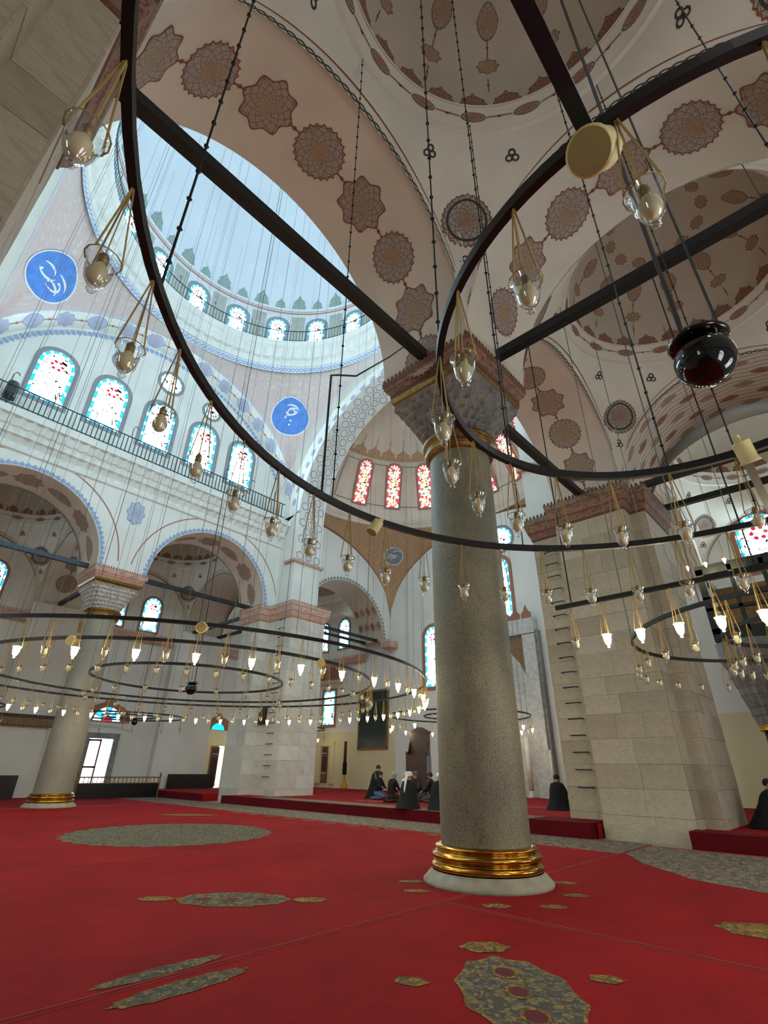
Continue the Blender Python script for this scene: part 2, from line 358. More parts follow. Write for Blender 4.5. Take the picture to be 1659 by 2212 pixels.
def archmap(axis, c, mid, R=RA, zs=ZS, ang0=90):
    def mp(s, t, e):
        a = radians(ang0)+s/R; al = c+(R-e)*cos(a); z = zs+(R-e)*sin(a)
        return (mid+t, al, z) if axis == 'Y' else (al, mid-t, z)
    return mp

# ------------------------------------------------------------------ vaults on pendentives
class Vault:
    """A circular ring on pendentives cut from one sphere (flattened by k) over a rectangle 2*ax by 2*ay."""
    def __init__(s, cx, cy, ax, ay, z0, Rs, k, rr, zr, ry=None):
        s.cx, s.cy, s.ax, s.ay, s.z0, s.Rs, s.k, s.rr, s.zr = cx, cy, ax, ay, z0, Rs, k, rr, zr
        s.ry = ry or rr*(ay/ax if ay > ax else 1.0)
    def zat(s, x, y):
        rho = sqrt(x*x+y*y); th = atan2(y, x); c, n = abs(cos(th)), abs(sin(th))
        rb = min(s.ax/c if c > 1e-6 else 1e9, s.ay/n if n > 1e-6 else 1e9); rg = 1/sqrt((cos(th)/s.rr)**2+(sin(th)/s.ry)**2)
        sp = s.z0+s.k*sqrt(max(0, s.Rs**2-rho*rho)); sr = s.z0+s.k*sqrt(max(0, s.Rs**2-rg*rg))
        f = max(0, min(1, (rb-rho)/max(rb-rg, .02))); return sp+(s.zr-sr)*f**3
    def pend(s, th, t):
        c, n = cos(th), sin(th); rb = min(s.ax/abs(c) if abs(c) > 1e-6 else 1e9, s.ay/abs(n) if abs(n) > 1e-6 else 1e9)
        rg = 1/sqrt((c/s.rr)**2+(n/s.ry)**2); f = t**1.6; rho = rb+(rg-rb)*f
        return Vector((s.cx+rho*c, s.cy+rho*n, s.zat(rho*c, rho*n) if t < 1 else s.zr))
    def plen(s, th):
        a = s.pend(th, 0); L = 0
        for i in range(1, 7): b = s.pend(th, i/6); L += (b-a).length; a = b
        return max(L, .05)
    def ths(s, t0, t1, n):
        o = lin(t0, t1, n)
        for q in (atan2(s.ay, s.ax), pi-atan2(s.ay, s.ax), pi+atan2(s.ay, s.ax), 2*pi-atan2(s.ay, s.ax)):
            if t0 < q < t1: o.append(q)
        return sorted(o)
    def surf(s, name, mat, parent=None, t0=0, t1=2*pi, n=96):
        m = MB(); us = s.ths(t0, t1, n); vs = lin(0, 1, 10)
        m.quadgrid(lambda u, v: s.pend(u, v), us, vs, (s.rr, s.zr-s.z0))
        return m.build(name, mat, parent, True)
    def border(s, name, mat, parent, t0, t1, d0, dw, n=40, eps=.012, uscale=1.0):
        m = MB(); us = lin(t0, t1, n)
        def fn(u, v):
            L = s.plen(u); t = min((d0+v*dw)/L, .95); p = s.pend(u, t); q = Vector((s.cx, s.cy, p.z-1.0))-p; q.normalize(); return p+q*eps
        acc = [0]
        for a, b in zip(us[:-1], us[1:]): acc.append(acc[-1]+(s.pend(b, 0)-s.pend(a, 0)).length)
        b = len(m.v)
        for u in us:
            for v in (0, 1): m.v.append(tuple(fn(u, v)))
        for i in range(len(us)-1):
            m.f.append([b+2*i, b+2*i+2, b+2*i+3, b+2*i+1]); m.uv.append([(acc[i]*uscale, 0), (acc[i+1]*uscale, 0), (acc[i+1]*uscale, 1), (acc[i]*uscale, 1)]); m.mi.append(0)
        return m.build(name, M[mat], parent)
    def pmap(s, th0, t0):
        p0 = s.pend(th0, t0); c, n = cos(th0), sin(th0); d = .1
        x0, y0 = p0.x-s.cx, p0.y-s.cy; slope = (s.zat(x0-c*d, y0-n*d)-s.zat(x0+c*d, y0+n*d))/(2*d); kb = 1/sqrt(1+slope*slope)
        nr = Vector((-c*slope, -n*slope, -1)).normalized()
        def mp(a, b, e):
            x, y = x0+n*a-c*b*kb, y0-c*a-n*b*kb
            return Vector((s.cx+x, s.cy+y, s.zat(x, y)))+nr*e
        return mp
    def dome(s, name, mat, r, z0, hgt, parent=None, t0=0, t1=2*pi, n=64):
        m = MB(); k = s.ay/s.ax if s.ay > s.ax else 1.0
        m.quadgrid(lambda u, v: (s.cx+r*cos(v)*cos(u), s.cy+r*k*cos(v)*sin(u), z0+hgt*sin(v)), lin(t0, t1, n), lin(0, pi/2, 14), (r, r))
        return m.build(name, mat, parent, True)
    def dmap(s, r, z0, hgt, th0, el0):
        k = s.ay/s.ax if s.ay > s.ax else 1.0
        def mp(a, b, e):
            el = el0+b/((r+hgt)/2); th = th0-a/(r*max(cos(el0), .15)); q = r-e; return (s.cx+q*cos(el)*cos(th), s.cy+q*k*cos(el)*sin(th), z0+(hgt-e)*sin(el))
        return mp
    def bandsweep(s, name, prof, mat, parent=None, t0=0, t1=2*pi, n=96, scal=None, uv=(1, 1)):
        # prof: list of (radius, z); scal: (count, amplitude, from index, to index) for corbel niches
        m = MB(); k = s.ay/s.ax if s.ay > s.ax else 1.0
        def fn(u, j):
            r, z = prof[int(j)]
            if scal and scal[2] <= j <= scal[3]: r += scal[1]*abs(sin(u*scal[0]/2))
            return (s.cx+r*cos(u), s.cy+r*k*sin(u), z)
        m.quadgrid(fn, lin(t0, t1, n), list(range(len(prof))), uv); return m.build(name, mat, parent)


# ------------------------------------------------------------------ floor, platform, outer walls
fl = MB().box((-14.2, 7.75, -.15), (34.2, 35.0, .3)).build('floor', M['mortar']); struct(fl, 'stone floor under the red carpets', 'floor')
pl = MB()
pl.box((-14.2, 19.85, PZ/2), (34.0, 10.5, PZ))
for x0, x1 in ((XWL, -24.0), (-22.4, -5.7), (-3.6, XWR)): pl.box(((x0+x1)/2, 14.2, PZ/2), (x1-x0, .8, PZ))
pl.build('floor_platform', M['carpet_red'])
po = bpy.data.objects['floor_platform']; struct(po, 'low raised platform covered in red carpet between the piers', 'platform')
MB().box((-14.05, 13.785, PZ/2+.004), (16.7, .03, PZ+.012)).build('carpet_edge', M['carpet_dark'], po)
MB().box((-27.6, 13.785, PZ/2+.004), (7.0, .03, PZ+.012)).build('carpet_edge', M['carpet_dark'], po)
for x0, x1, y0, y1 in ((-7.35, -5.75, 13.45, 14.6), (-3.6, 2.5, 13.35, 13.9)):
    MB().box(((x0+x1)/2, (y0+y1)/2, PZ/2+.02), (x1-x0, y1-y0, PZ+.04)).build('carpet_step', M['carpet_dark'], po)

HW = 14.0
for nm, lab, c, d, mt in (
    ('wall_left', 'long outer wall of the far side aisle', (XWL-.3, 7.75, HW/2), (.6, 35.2, HW), 'plaster_wall'),
    ('wall_right', 'outer wall of the near side aisle', (XWR+.3, 7.75, HW/2), (.6, 35.2, HW), 'plaster_wall'),
    ('wall_front', 'tall qibla wall behind the mihrab', (-14.2, YQ+.3, 8.2), (34.6, .6, 16.4), 'plaster'),
    ('wall_rear', 'rear wall behind the camera', (-14.2, YB-.3, 12), (34.6, .6, 24), 'plaster')):
    struct(MB().box(c, d).build(nm, M[mt]), lab, 'wall')
wl = bpy.data.objects['wall_left']; wq = bpy.data.objects['wall_front']; wr = bpy.data.objects['wall_right']
# cream lower dado of the far walls
MB().box((XWL+.02, 16.4, 2.0), (.05, 4.2, 4.0)).build('cream_panel', M['wall_cream'], wl)
MB().box((-26.4, YQ-.02, 1.9), (8.6, .05, 3.4)).build('cream_panel', M['wall_cream'], wq)
MB().box((-1.3, YQ-.02, 1.9), (8.0, .05, 3.4)).build('cream_panel', M['wall_cream'], wq)
# painted string course below the aisle windows
for y0, y1 in ((-.1, 6.2), (8.5, 14.4), (17.5, 25.0)):
    m = MB()
    m.quadgrid(lambda u, v: (XWL+(.10, .22, .16, .05)[int(v)], u, (8.0, 8.42, 8.6, 8.62)[int(v)]), lin(y0, y1, 2), [0, 1, 2, 3], (1, .33)); m.build('string_course', M['cornice_far'], wl)
m = MB(); m.quadgrid(lambda u, v: (u, YQ-(.10, .22, .16, .05)[int(v)], (8.0, 8.42, 8.6, 8.62)[int(v)]), lin(-31.1, -24.7, 2), [0, 1, 2, 3], (1, .33)); m.build('string_course', M['cornice_far'], wq)
# wall pilasters of the far aisle
for y0, y1 in ((6.2, 8.5), (14.2, 17.4)):
    MB().box((XWL+.25, (y0+y1)/2, ZS/2), (.5, y1-y0, ZS)).build('pilaster', M['plaster_wall'], wl)
for y0, y1 in ((6.2, 8.5), (14.2, 17.4)):
    MB().box((XWR-.1, (y0+y1)/2, ZS/2), (.3, y1-y0, ZS)).build('pilaster', M['plaster_aisle'], wr)

# ------------------------------------------------------------------ arches
def soffit(name, axis, c, m0, m1, R, H, zs, mat, parent=None, n=40, extra=0.0):
    m = MB()
    def fn(a, v):
        al = c+R*cos(a); z = zs+H*sin(a); q = m0+(m1-m0)*v
        return (q, al, z) if axis == 'Y' else (al, q, z)
    m.quadgrid(fn, lin(0, pi, n), [0, .5, 1], (R, abs(m1-m0)))
    return m.build(name, mat, parent, True)
def spandrel(name, axis, c, at, R, H, zs, top, half_w, mat, parent=None, n=36, thick=0):
    m = MB()
    ds = [-half_w]+[-R*cos(a) for a in lin(0, pi, n)]+[half_w]
    def zb(d): return zs if abs(d) >= R else zs+H*sqrt(max(0, 1-(d/R)**2))
    for d0, d1 in zip(ds[:-1], ds[1:]):
        if d1-d0 < 1e-5: continue
        q = [(c+d0, zb(d0)), (c+d1, zb(d1)), (c+d1, top(d1)), (c+d0, top(d0))]
        m.face([(at, a, z) if axis == 'Y' else (a, at, z) for a, z in q])
    return m.build(name, mat, parent)

def arch_paint(ar, axis, c, mid, R, angles, kinds, sz=.66, mats=('medal_mauve', 'medal_red'), rim='ink_red', stems=True):
    for i, a in enumerate(angles):
        mp = archmap(axis, c, mid, R, ZS, a)
        if kinds[i % len(kinds)] == 0: decal('painted_medallion', scallop(sz, 24, .10), mp, mats[0], rim, ar)
        elif kinds[i % len(kinds)] == 1: decal('painted_medallion', starry(sz*1.02, 1.0, 1.0), mp, mats[1], rim, ar)
        else: decal('painted_medallion', oval(sz*1.05, sz*.62, 28, .2), mp, mats[0], rim, ar)
    if stems:
        for a, b in zip(angles[:-1], angles[1:]):
            s = radians(b-a)*R; k = .92*sz/abs(s)*s
            stem('painted_stem', archmap(axis, c, mid, R, ZS, a), [(k, 0), (s-k, 0)], .03, 'ink_red', ar, bead=.07)

# near arcade: two arches that spring from the granite column beside the camera
for i, (c, deco) in enumerate(((3.05, True), (11.6, True))):
    ar = struct(soffit('arcade_arch', 'Y', c, -5.85, -3.6, RA, RA, ZS, M['plaster_rose']), ('broad painted arch from the rear pier to the near granite column', 'broad painted arch from the near granite column to the ladder pier')[i], 'arch')
    A = [90+22*k for k in range(-4, 4)] if i == 0 else [90+22*k for k in range(-4, 4)]
    arch_paint(ar, 'Y', c, AX, RA, A, [0, 1], .50)
    spandrel('spandrel', 'Y', c, NN, RA, RA, ZS, lambda d: 13.6, 4.275, M['plaster'], ar)
# far arcade across the nave
for i, c in enumerate((3.05, 11.6)):
    ar = struct(soffit('arcade_arch', 'Y', c, -24.8, NF, RA, RA, ZS, M['plaster_rose']), ('arch of the far arcade that opens on the bay with the dark carved shelf', 'arch of the far arcade that springs from the far pier')[i], 'arch')
    arch_paint(ar, 'Y', c, -23.7, RA, [90+24*k for k in range(-3, 4)], [2, 1], .55, ('medal_mauve', 'medal_red'), 'ink_rose', False)
    spandrel('spandrel', 'Y', c, NF, RA, RA, ZS, lambda d: 14.0, 4.275, M['plaster'], ar)
    # blue leaf border and thin red line round the opening
    m = MB()
    for k in range(46):
        a = pi*(k+.5)/46; q = .12
        m.face([(NF+.012, c+(RA+rr)*cos(a+da), ZS+(RA+rr)*sin(a+da)) for rr, da in ((.03, -.028), (.03, .028), (.13, .034), (.24, .0), (.13, -.034))])
    m.build('leaf_border', M['ink_blue'], ar)
    m = MB(); m.quadgrid(lambda a, v: (NF+.014, c+(RA+.78+.05*v)*cos(a), ZS+(RA+.70+.05*v)*sin(a)), lin(.1, pi-.1, 40), [0, 1]); m.build('painted_line', M['ink_rose'], ar)
# apse side arches (between the piers and the qibla wall)
for x0, x1, lab in ((-24.8, NF, 'painted arch between the far pier and the qibla wall'), (NN, -3.6, 'painted arch between the ladder pier and the qibla wall')):
    ar = struct(soffit('arcade_arch', 'Y', 21.0, x0, x1, 3.4, 3.2, ZS, M['wave_paint']), lab, 'arch')
    f = NF if x0 < -20 else NN
    spandrel('spandrel', 'Y', 21.0, f, 3.4, 3.2, ZS, lambda d: 16.3, 4.2, M['plaster'], ar)
    spandrel('spandrel', 'Y', 21.0, x0 if x0 < -20 else x1, 3.4, 3.2, ZS, lambda d: 15.0, 4.2, M['plaster_aisle'], ar)
    if x0 < -20:
        m = MB()
        for k in range(40):
            a = pi*(k+.5)/40
            m.face([(f+.012, 21+(3.4+rr)*cos(a+da), ZS+(3.2+rr)*sin(a+da)) for rr, da in ((.03, -.03), (.03, .03), (.12, .036), (.25, .0), (.12, -.036))])
        m.build('leaf_border', M['ink_grey'], ar)
        for r_ in range(4):
            for k in range(9):
                a = 18+k*18; mp = archmap('Y', 21.0, -24.5+r_*.55, 3.3, ZS-.02, a); decal('painted_leaf', oval(.26, .15, 18, .3), mp, 'medal_mauve' if r_ % 2 else 'palmette', 'ink_rose', ar, .015)
        MB().box((f+.25, 24.72, ZS-.25), (.9, .75, .5)).build('impost', M['cornice_far'], ar)
# transverse arches of the aisles
for cx, nm in ((RX, 'near'), (LX, 'far')):
    for y0, y1, w_ in ((-3.1, -.1, 'beside the rear pier'), (6.2, 8.45, 'beside the granite column'), (14.78, 17.4, 'beside the pier with iron rungs')):
        wave = (y0 > 10)
        ar = struct(soffit('transverse_arch', 'X', cx, y0, y1, RA, RA, ZS, M['wave_paint' if wave else 'plaster_aisle']), 'painted transverse arch of the %s aisle %s' % (nm, w_), 'arch')
        if y0 > 0 and not wave: arch_paint(ar, 'X', cx, AY, RA, [90+22*k for k in range(-4, 4)], [1, 0], .5)
        if wave and cx == RX:
            for r_ in range(5):
                for k in range(10):
                    mp = archmap('X', cx, y0+.35+r_*.55, RA, ZS, 8+k*18+(9 if r_ % 2 else 0)); decal('painted_leaf', oval(.27, .13, 18, .3), mp, ('medal_mauve', 'palmette')[r_ % 2], 'ink_rose', ar, .015)

# ------------------------------------------------------------------ aisle bays: pendentives, ring, dome
def trefoil(mp, parent, s=.09):
    m = MB()
    for k in range(3):
        a0 = pi/2+k*2*pi/3; c = (s*.8*cos(a0), s*.8*sin(a0))
        for i in range(14):
            a, b = 2*pi*i/14, 2*pi*(i+1)/14
            m.face([mp(c[0]+r*s*cos(t), c[1]+r*s*sin(t), .012) for r, t in ((.45, a), (.85, a), (.85, b), (.45, b))])
    return m.build('painted_trefoil', M['ink_dark'], parent)
BAYS = []
def bay_top(x, y):
    for V in BAYS:
        if abs(x-V.cx) <= V.ax and abs(y-V.cy) <= V.ay:
            q = sqrt(((x-V.cx)/2.6)**2+((y-V.cy)/(2.6*V.ry/V.rr))**2)
            return 13.3+2.3*sqrt(1-q*q) if q < .99 else (13.25 if q < 1.1 else V.zat(x-V.cx, y-V.cy))
    return 12.25
def bay(cx, cy, ay, label, full=False, mid=False, tint='plaster_dome_aisle'):
    V = Vault(cx, cy, RA, ay, ZS, sqrt(RA*RA+ay*ay), RA/max(ay, RA), 2.9, 12.85)
    root = struct(V.surf('ceiling_pendentives', M['plaster_aisle']), label+' on plain pendentives', 'ceiling')
    V.bandsweep('ring_cornice', [(2.9, 12.85), (2.82, 12.87), (2.8, 12.93), (2.62, 13.3), (2.58, 13.33)], M['plaster_aisle'], root)
    V.dome('dome_shell', M[tint], 2.6, 13.3, 2.3, root)
    npl = 24 if full or mid else 0
    for k in range(npl): decal('painted_palmette', palm(.27, .42), V.dmap(2.6, 13.3, 2.3, 2*pi*k/npl, .015), 'palmette', 'ink_dark', root, .012, .012, (0, .12))
    if mid or full:
        for k in range(16):
            th = 2*pi*k/16
            def mp(a, b, e, th=th): z = 12.95+.34*(.5+b/.4); r = 2.79-.17*(.5+b/.4)-e; t = th-a/2.7; return (cx+r*cos(t), cy+r*(ay/RA if ay > RA else 1)*sin(t), z)
            decal('painted_oval', oval(.24, .10, 20), mp, 'medal_dark', 'ink_dark', root, .012)
            stem('painted_stem', mp, [(.27, 0), (.78, 0)], .018, 'ink_red', root, bead=.05)
    if full:
        for k in range(12):
            th = 2*pi*k/12+.13
            for el, sz in ((.45, .22), (.78, .26), (1.1, .2)):
                decal('painted_oval', starry(sz, 1.0, .7) if el != .78 else oval(sz*.8, sz*1.15, 24, .2), V.dmap(2.6, 13.3, 2.3, th, el), 'medal_mauve', 'ink_brown', root, .015)
            stem('painted_stem', V.dmap(2.6, 13.3, 2.3, th, .2), [(0, 0), (0, .35)], .02, 'ink_red', root, bead=.05)
            stem('painted_stem', V.dmap(2.6, 13.3, 2.3, th, .5), [(0, 0.05), (0, .45)], .02, 'ink_red', root, bead=.05)
    BAYS.append(V)
    cth = atan2(ay, RA); corners = (cth, pi-cth, pi+cth, 2*pi-cth)
    if full or mid:
        for th in corners:
            decal('painted_roundel', scallop(.52, 28, .08), V.pmap(th, .60), 'medal_dark', 'ink_red', root, .03)
            m = MB(); mp = V.pmap(th, .60)
            for i in range(40):
                a, b = 2*pi*i/40, 2*pi*(i+1)/40; m.face([mp(r*cos(t), r*sin(t), .014) for r, t in ((.38, a), (.43, a), (.43, b), (.38, b))])
            m.build('painted_ring', M['ink_dark'], root)
            trefoil(V.pmap(th, .36), root); trefoil(V.pmap(th+.27, .8), root); trefoil(V.pmap(th-.27, .8), root)
        for a, b in ((-cth, cth), (cth, pi-cth), (pi-cth, pi+cth), (pi+cth, 2*pi-cth)):
            V.border('painted_chain', 'chain_dark', root, a+.01, b-.01, .03, .24, 48)
            V.border('painted_line', 'ink_red', root, a+.03, b-.03, .42, .03, 48)
    return V
bay(RX, 3.05, 3.15, 'painted dome over the bay beside the rear pier, over the near lamp rings', True)
bay(RX, 11.615, 3.165, 'painted dome over the aisle bay between the near granite column and the ladder pier', True)
bay(RX, 21.25, 3.85, 'painted dome over the last aisle bay above the timber loge', False, True)
bay(RX, -6.35, 3.25, 'plain dome over the aisle bay behind the camera')
bay(LX, 3.05, 3.15, 'small dome across the nave seen through the arch by the dark carved shelf', False, True)
bay(LX, 11.615, 3.165, 'small dome across the nave above the timber balustrade', False, True)
bay(LX, 21.25, 3.85, 'small dome across the nave beyond the far pier', False, False)
bay(LX, -6.35, 3.25, 'small dome of the far aisle beside the rear wall')
# masonry between the arcades and the great arches
for x0, x1 in ((-24.8, NF-.02), (NN+.02, -3.6)):
    for y0, y1 in ((14.95, 17.3), (-2.8, -.4)):
        struct(MB().box(((x0+x1)/2, (y0+y1)/2, 12.6), (x1-x0, y1-y0, 7.0)).build('wall_pier_head', M['plaster']), 'solid masonry above the pier at the end of the arcade', 'wall')['group'] = 'masonry above the piers'
# solid roof above the aisles, keeps daylight out
for cx, x0, x1 in ((RX, NN+.25, XWR+.6), (LX, XWL-.6, NF-.25)):
    struct(MB().box(((x0+x1)/2, 7.75, 16.2), (x1-x0, 35.2, .3)).build('ceiling_roof', M['mortar']), 'roof slab over the side aisle', 'roof')

# ------------------------------------------------------------------ windows
WN = [0]
def frame_axes(nrm):
    nrm = Vector(nrm).normalized(); r = Vector((0, 0, 1)).cross(nrm).normalized(); u = nrm.cross(r); return r, u, nrm
def arch_outline(wd, ht, n=18, pointed=.18, rect=False):
    if rect: return [(wd/2, 0), (wd/2, ht), (-wd/2, ht), (-wd/2, 0)]
    # outline of an arched light, origin at the middle of its sill
    R = wd/2; o = [(R, 0)]
    for i in range(n+1):
        a = pi*i/n; o.append((R*cos(a), ht-R*(1+pointed)+R*(1+pointed)*sin(a)**(1.0-.12)))
    o.append((-R, 0)); return o
def window(pos, nrm, wd, ht, label, pane='pane_white', border=('pane_cyan', 'pane_cyan_pale'), surround='ink_grey', bw=.1, rosette=True, round_=False, sw=.14, tilt=None, cells=1.0, rect=False):
    WN[0] += 1
    r, u, n = frame_axes(nrm)
    if tilt: u = Vector(tilt).normalized(); n = r.cross(u)
    P = Vector(pos); at = lambda a, b, e: P+r*a+u*b+n*e
    out = [(wd/2*cos(t), wd/2*sin(t)) for t in [2*pi*i/36 for i in range(36)]] if round_ else arch_outline(wd, ht, rect=rect)
    cen = (0, 0) if round_ else (0, ht*.5)
    sc = lambda k, p: (cen[0]+(p[0]-cen[0])*k[0], cen[1]+(p[1]-cen[1])*k[1])
    k_in = ((wd-2*bw)/wd, (ht-2*bw)/ht) if not round_ else ((wd-2*bw)/wd,)*2
    k_out = ((wd+2*sw)/wd, (ht+2*sw)/ht) if not round_ else ((wd+2*sw)/wd,)*2
    # moulded surround
    m = MB(); K = len(out); last = K if round_ else K
    for i in range(last):
        j = (i+1) % K; a, b = out[i], out[j]; A, B = sc(k_out, a), sc(k_out, b)
        m.face([at(*a, .03), at(*A, .03), at(*B, .03), at(*b, .03)]); m.face([at(*A, .03), at(*A, -.02), at(*B, -.02), at(*B, .03)]); m.face([at(*a, .005), at(*a, .03), at(*b, .03), at(*b, .005)])
    root = m.build('window_%d' % WN[0], M[surround]); struct(root, label, 'window')
    # glazing, small leaded lights
    m = MB(); ins = [sc(k_in, p) for p in out]
    m.face([at(*p, .01) for p in ins], [(p[0]*cells, p[1]*cells) for p in ins]); m.build('glazing', M[pane], root)
    # coloured margin lights, one by one along the edge
    m = MB(); per = []
    for i in range(K):
        a, b = out[i], out[(i+1) % K]; L = sqrt((a[0]-b[0])**2+(a[1]-b[1])**2); q = max(1, round(L/(.2 if not round_ else .25)))
        for s in range(q): per.append((tuple(a[t]+(b[t]-a[t])*s/q for t in (0, 1)), tuple(a[t]+(b[t]-a[t])*(s+.86)/q for t in (0, 1))))
    for i, (a, b) in enumerate(per): m.face([at(*sc(k_in, a), .012), at(*a, .012), at(*b, .012), at(*sc(k_in, b), .012)], mi=0 if i % 3 else 1)
    m.build('margin_lights', [M[border[0]], M[border[1]]], root)
    if rosette and not round_:
        m = MB(); c = (0, ht-wd*.52)
        for k in range(6):
            a0 = k*pi/3; q = (c[0]+.15*wd*cos(a0), c[1]+.15*wd*sin(a0)); m.face([at(q[0]+.055*wd*cos(t), q[1]+.055*wd*sin(t), .016) for t in [2*pi*i/8 for i in range(8)]])
        m.build('rosette', M['pane_red'], root)
    return root

# ------------------------------------------------------------------ main dome
HA = 7.75
mz = lambda d: 13.15+sqrt(max(0, 8.9**2-d*d))
MV = Vault(XC, YC, HA, HA, 13.15, sqrt(8.9**2+HA*HA), 1.0, 7.7, 23.0)
mp_ = struct(MV.surf('ceiling_main_pendentives', M['floral_nave'], n=120), 'flower-painted pendentives under the great blue-lit dome', 'ceiling')
for q in range(4):
    a = -pi/4+q*pi/2
    MV.border('painted_band', 'chain_blue', mp_, a+.01, a+pi/2-.01, .04, .34, 60); MV.border('painted_line', 'ink_rose', mp_, a+.01, a+pi/2-.01, .0, .05, 60)
m = MB(); m.quadgrid(lambda u, v: (XC+(7.70-.02*v)*cos(u), YC+(7.70-.02*v)*sin(u), 22.55+.40*v), lin(0, 2*pi, 120), [0, 1], (7.7, 1)); m.build('painted_band', M['chain_blue'], mp_)
def rnd_callig(mp, parent, sd, R=.95, disc='roundel_blue'):
    decal('calligraphy_roundel', oval(R, R, 48), mp, disc, 'ink_white', parent, .06, .03)
    rs = random.Random(sd); m = MB()
    for strokes in range(5):
        a0 = rs.uniform(0, 6.28); cx_, cy_ = rs.uniform(-.35, .35)*R, rs.uniform(-.4, .4)*R; rr = rs.uniform(.25, .5)*R; sp = rs.uniform(1.6, 3.2)
        pts = [(cx_+rr*cos(a0+sp*i/12)*1.2, cy_+rr*.7*sin(a0+sp*i/12)) for i in range(13)]
        for i in range(12):
            w0 = .07*R*(.35+sin(pi*i/12)); a, b = pts[i], pts[i+1]; L = sqrt((a[0]-b[0])**2+(a[1]-b[1])**2) or 1; nx, ny = -(b[1]-a[1])/L*w0/2, (b[0]-a[0])/L*w0/2
            m.face([mp(a[0]+nx, a[1]+ny, .045), mp(a[0]-nx, a[1]-ny, .045), mp(b[0]-nx, b[1]-ny, .045), mp(b[0]+nx, b[1]+ny, .045)])
    for _ in range(3):
        c = (rs.uniform(-.5, .5)*R, rs.uniform(-.5, .5)*R); m.face([mp(c[0]+.06*R*cos(t), c[1]+.06*R*sin(t), .045) for t in [2*pi*i/8 for i in range(8)]])
    m.build('calligraphy', M['ink_white'], parent)
for q in range(4): rnd_callig(MV.pmap(pi/4+q*pi/2, .66), mp_, q, 1.12)
# corbelled ring gallery
rg = struct(MV.bandsweep('ceiling_ring_gallery', [(7.75, 22.95), (7.6, 23.0), (7.55, 23.1), (7.5, 23.45), (7.32, 23.5), (7.3, 23.6), (7.12, 24.0), (7.05, 24.05), (7.0, 24.42), (7.05, 24.46), (7.95, 24.46)], M['plaster'], n=480, scal=(80, .14, 3, 6)), 'corbelled white ring gallery at the foot of the great dome', 'gallery')
m = MB(); m.tube(circ(7.1, 120, 25.35, (XC, YC)), .03, 5, True); m.tube(circ(7.1, 120, 24.6, (XC, YC)), .02, 4, True); m.build('rail', M['rail_green'], rg)
m = MB()
for i in range(240):
    a = 2*pi*i/240; m.bar((XC+7.1*cos(a), YC+7.1*sin(a), 24.46), (XC+7.1*cos(a), YC+7.1*sin(a), 25.35), .025, .025)
o = m.build('balusters', M['rail_green'], rg); o['kind'] = 'stuff'
m = MB()
for i in range(40):
    a = 2*pi*(i+.3)/40; p = lambda r, z: (XC+r*cos(a), YC+r*sin(a), z); m.tube([p(7.1, 25.3), p(7.1, 25.8), p(7.2, 25.95), p(7.32, 25.85)], .018, 4)
m.build('lamp_hooks', M['rail_green'], rg)
dr = struct(MV.bandsweep('ceiling_drum', [(7.95, 24.4), (7.95, 27.6), (7.82, 27.65), (7.75, 27.75), (7.78, 27.9), (7.7, 27.95)], M['plaster_dome'], n=120), 'windowed drum below the great dome', 'drum')
for q in range(20):
    a0 = 2*pi*(q+.5)/20
    m = MB(); m.quadgrid(lambda u, v: (XC+7.94*cos(u), YC+7.94*sin(u), v), lin(a0-.055, a0+.055, 2), [24.5, 27.55]); m.build('painted_panel', M['panel_line'], dr)
m = MB(); m.quadgrid(lambda u, v: (XC+(7.80-.06*v)*cos(u), YC+(7.80-.06*v)*sin(u), 27.62+.2*v), lin(0, 2*pi, 120), [0, 1], (7, 1)); m.build('painted_band', M['ink_rose'], dr)
do = struct(MV.dome('ceiling_dome', M['plaster_dome'], 7.7, 27.95, 7.4, n=96), 'great pale dome over the nave', 'ceiling')
for q in range(40): decal('painted_palmette', palm(.42 if q % 2 else .3, 1.15 if q % 2 else .8), MV.dmap(7.7, 27.95, 7.4, 2*pi*q/40, .01), 'palmette_green', 'ink_grey', do, .02, .03, (0, .3))
for q in range(20):
    a = 2*pi*q/20
    window((XC+7.93*cos(a), YC+7.93*sin(a), 24.55), (-cos(a), -sin(a), 0), 1.05, 2.6, 'arched leaded window in the drum of the great dome', pane='pane_drum', bw=.12, sw=.22)['group'] = 'drum windows of the great dome'

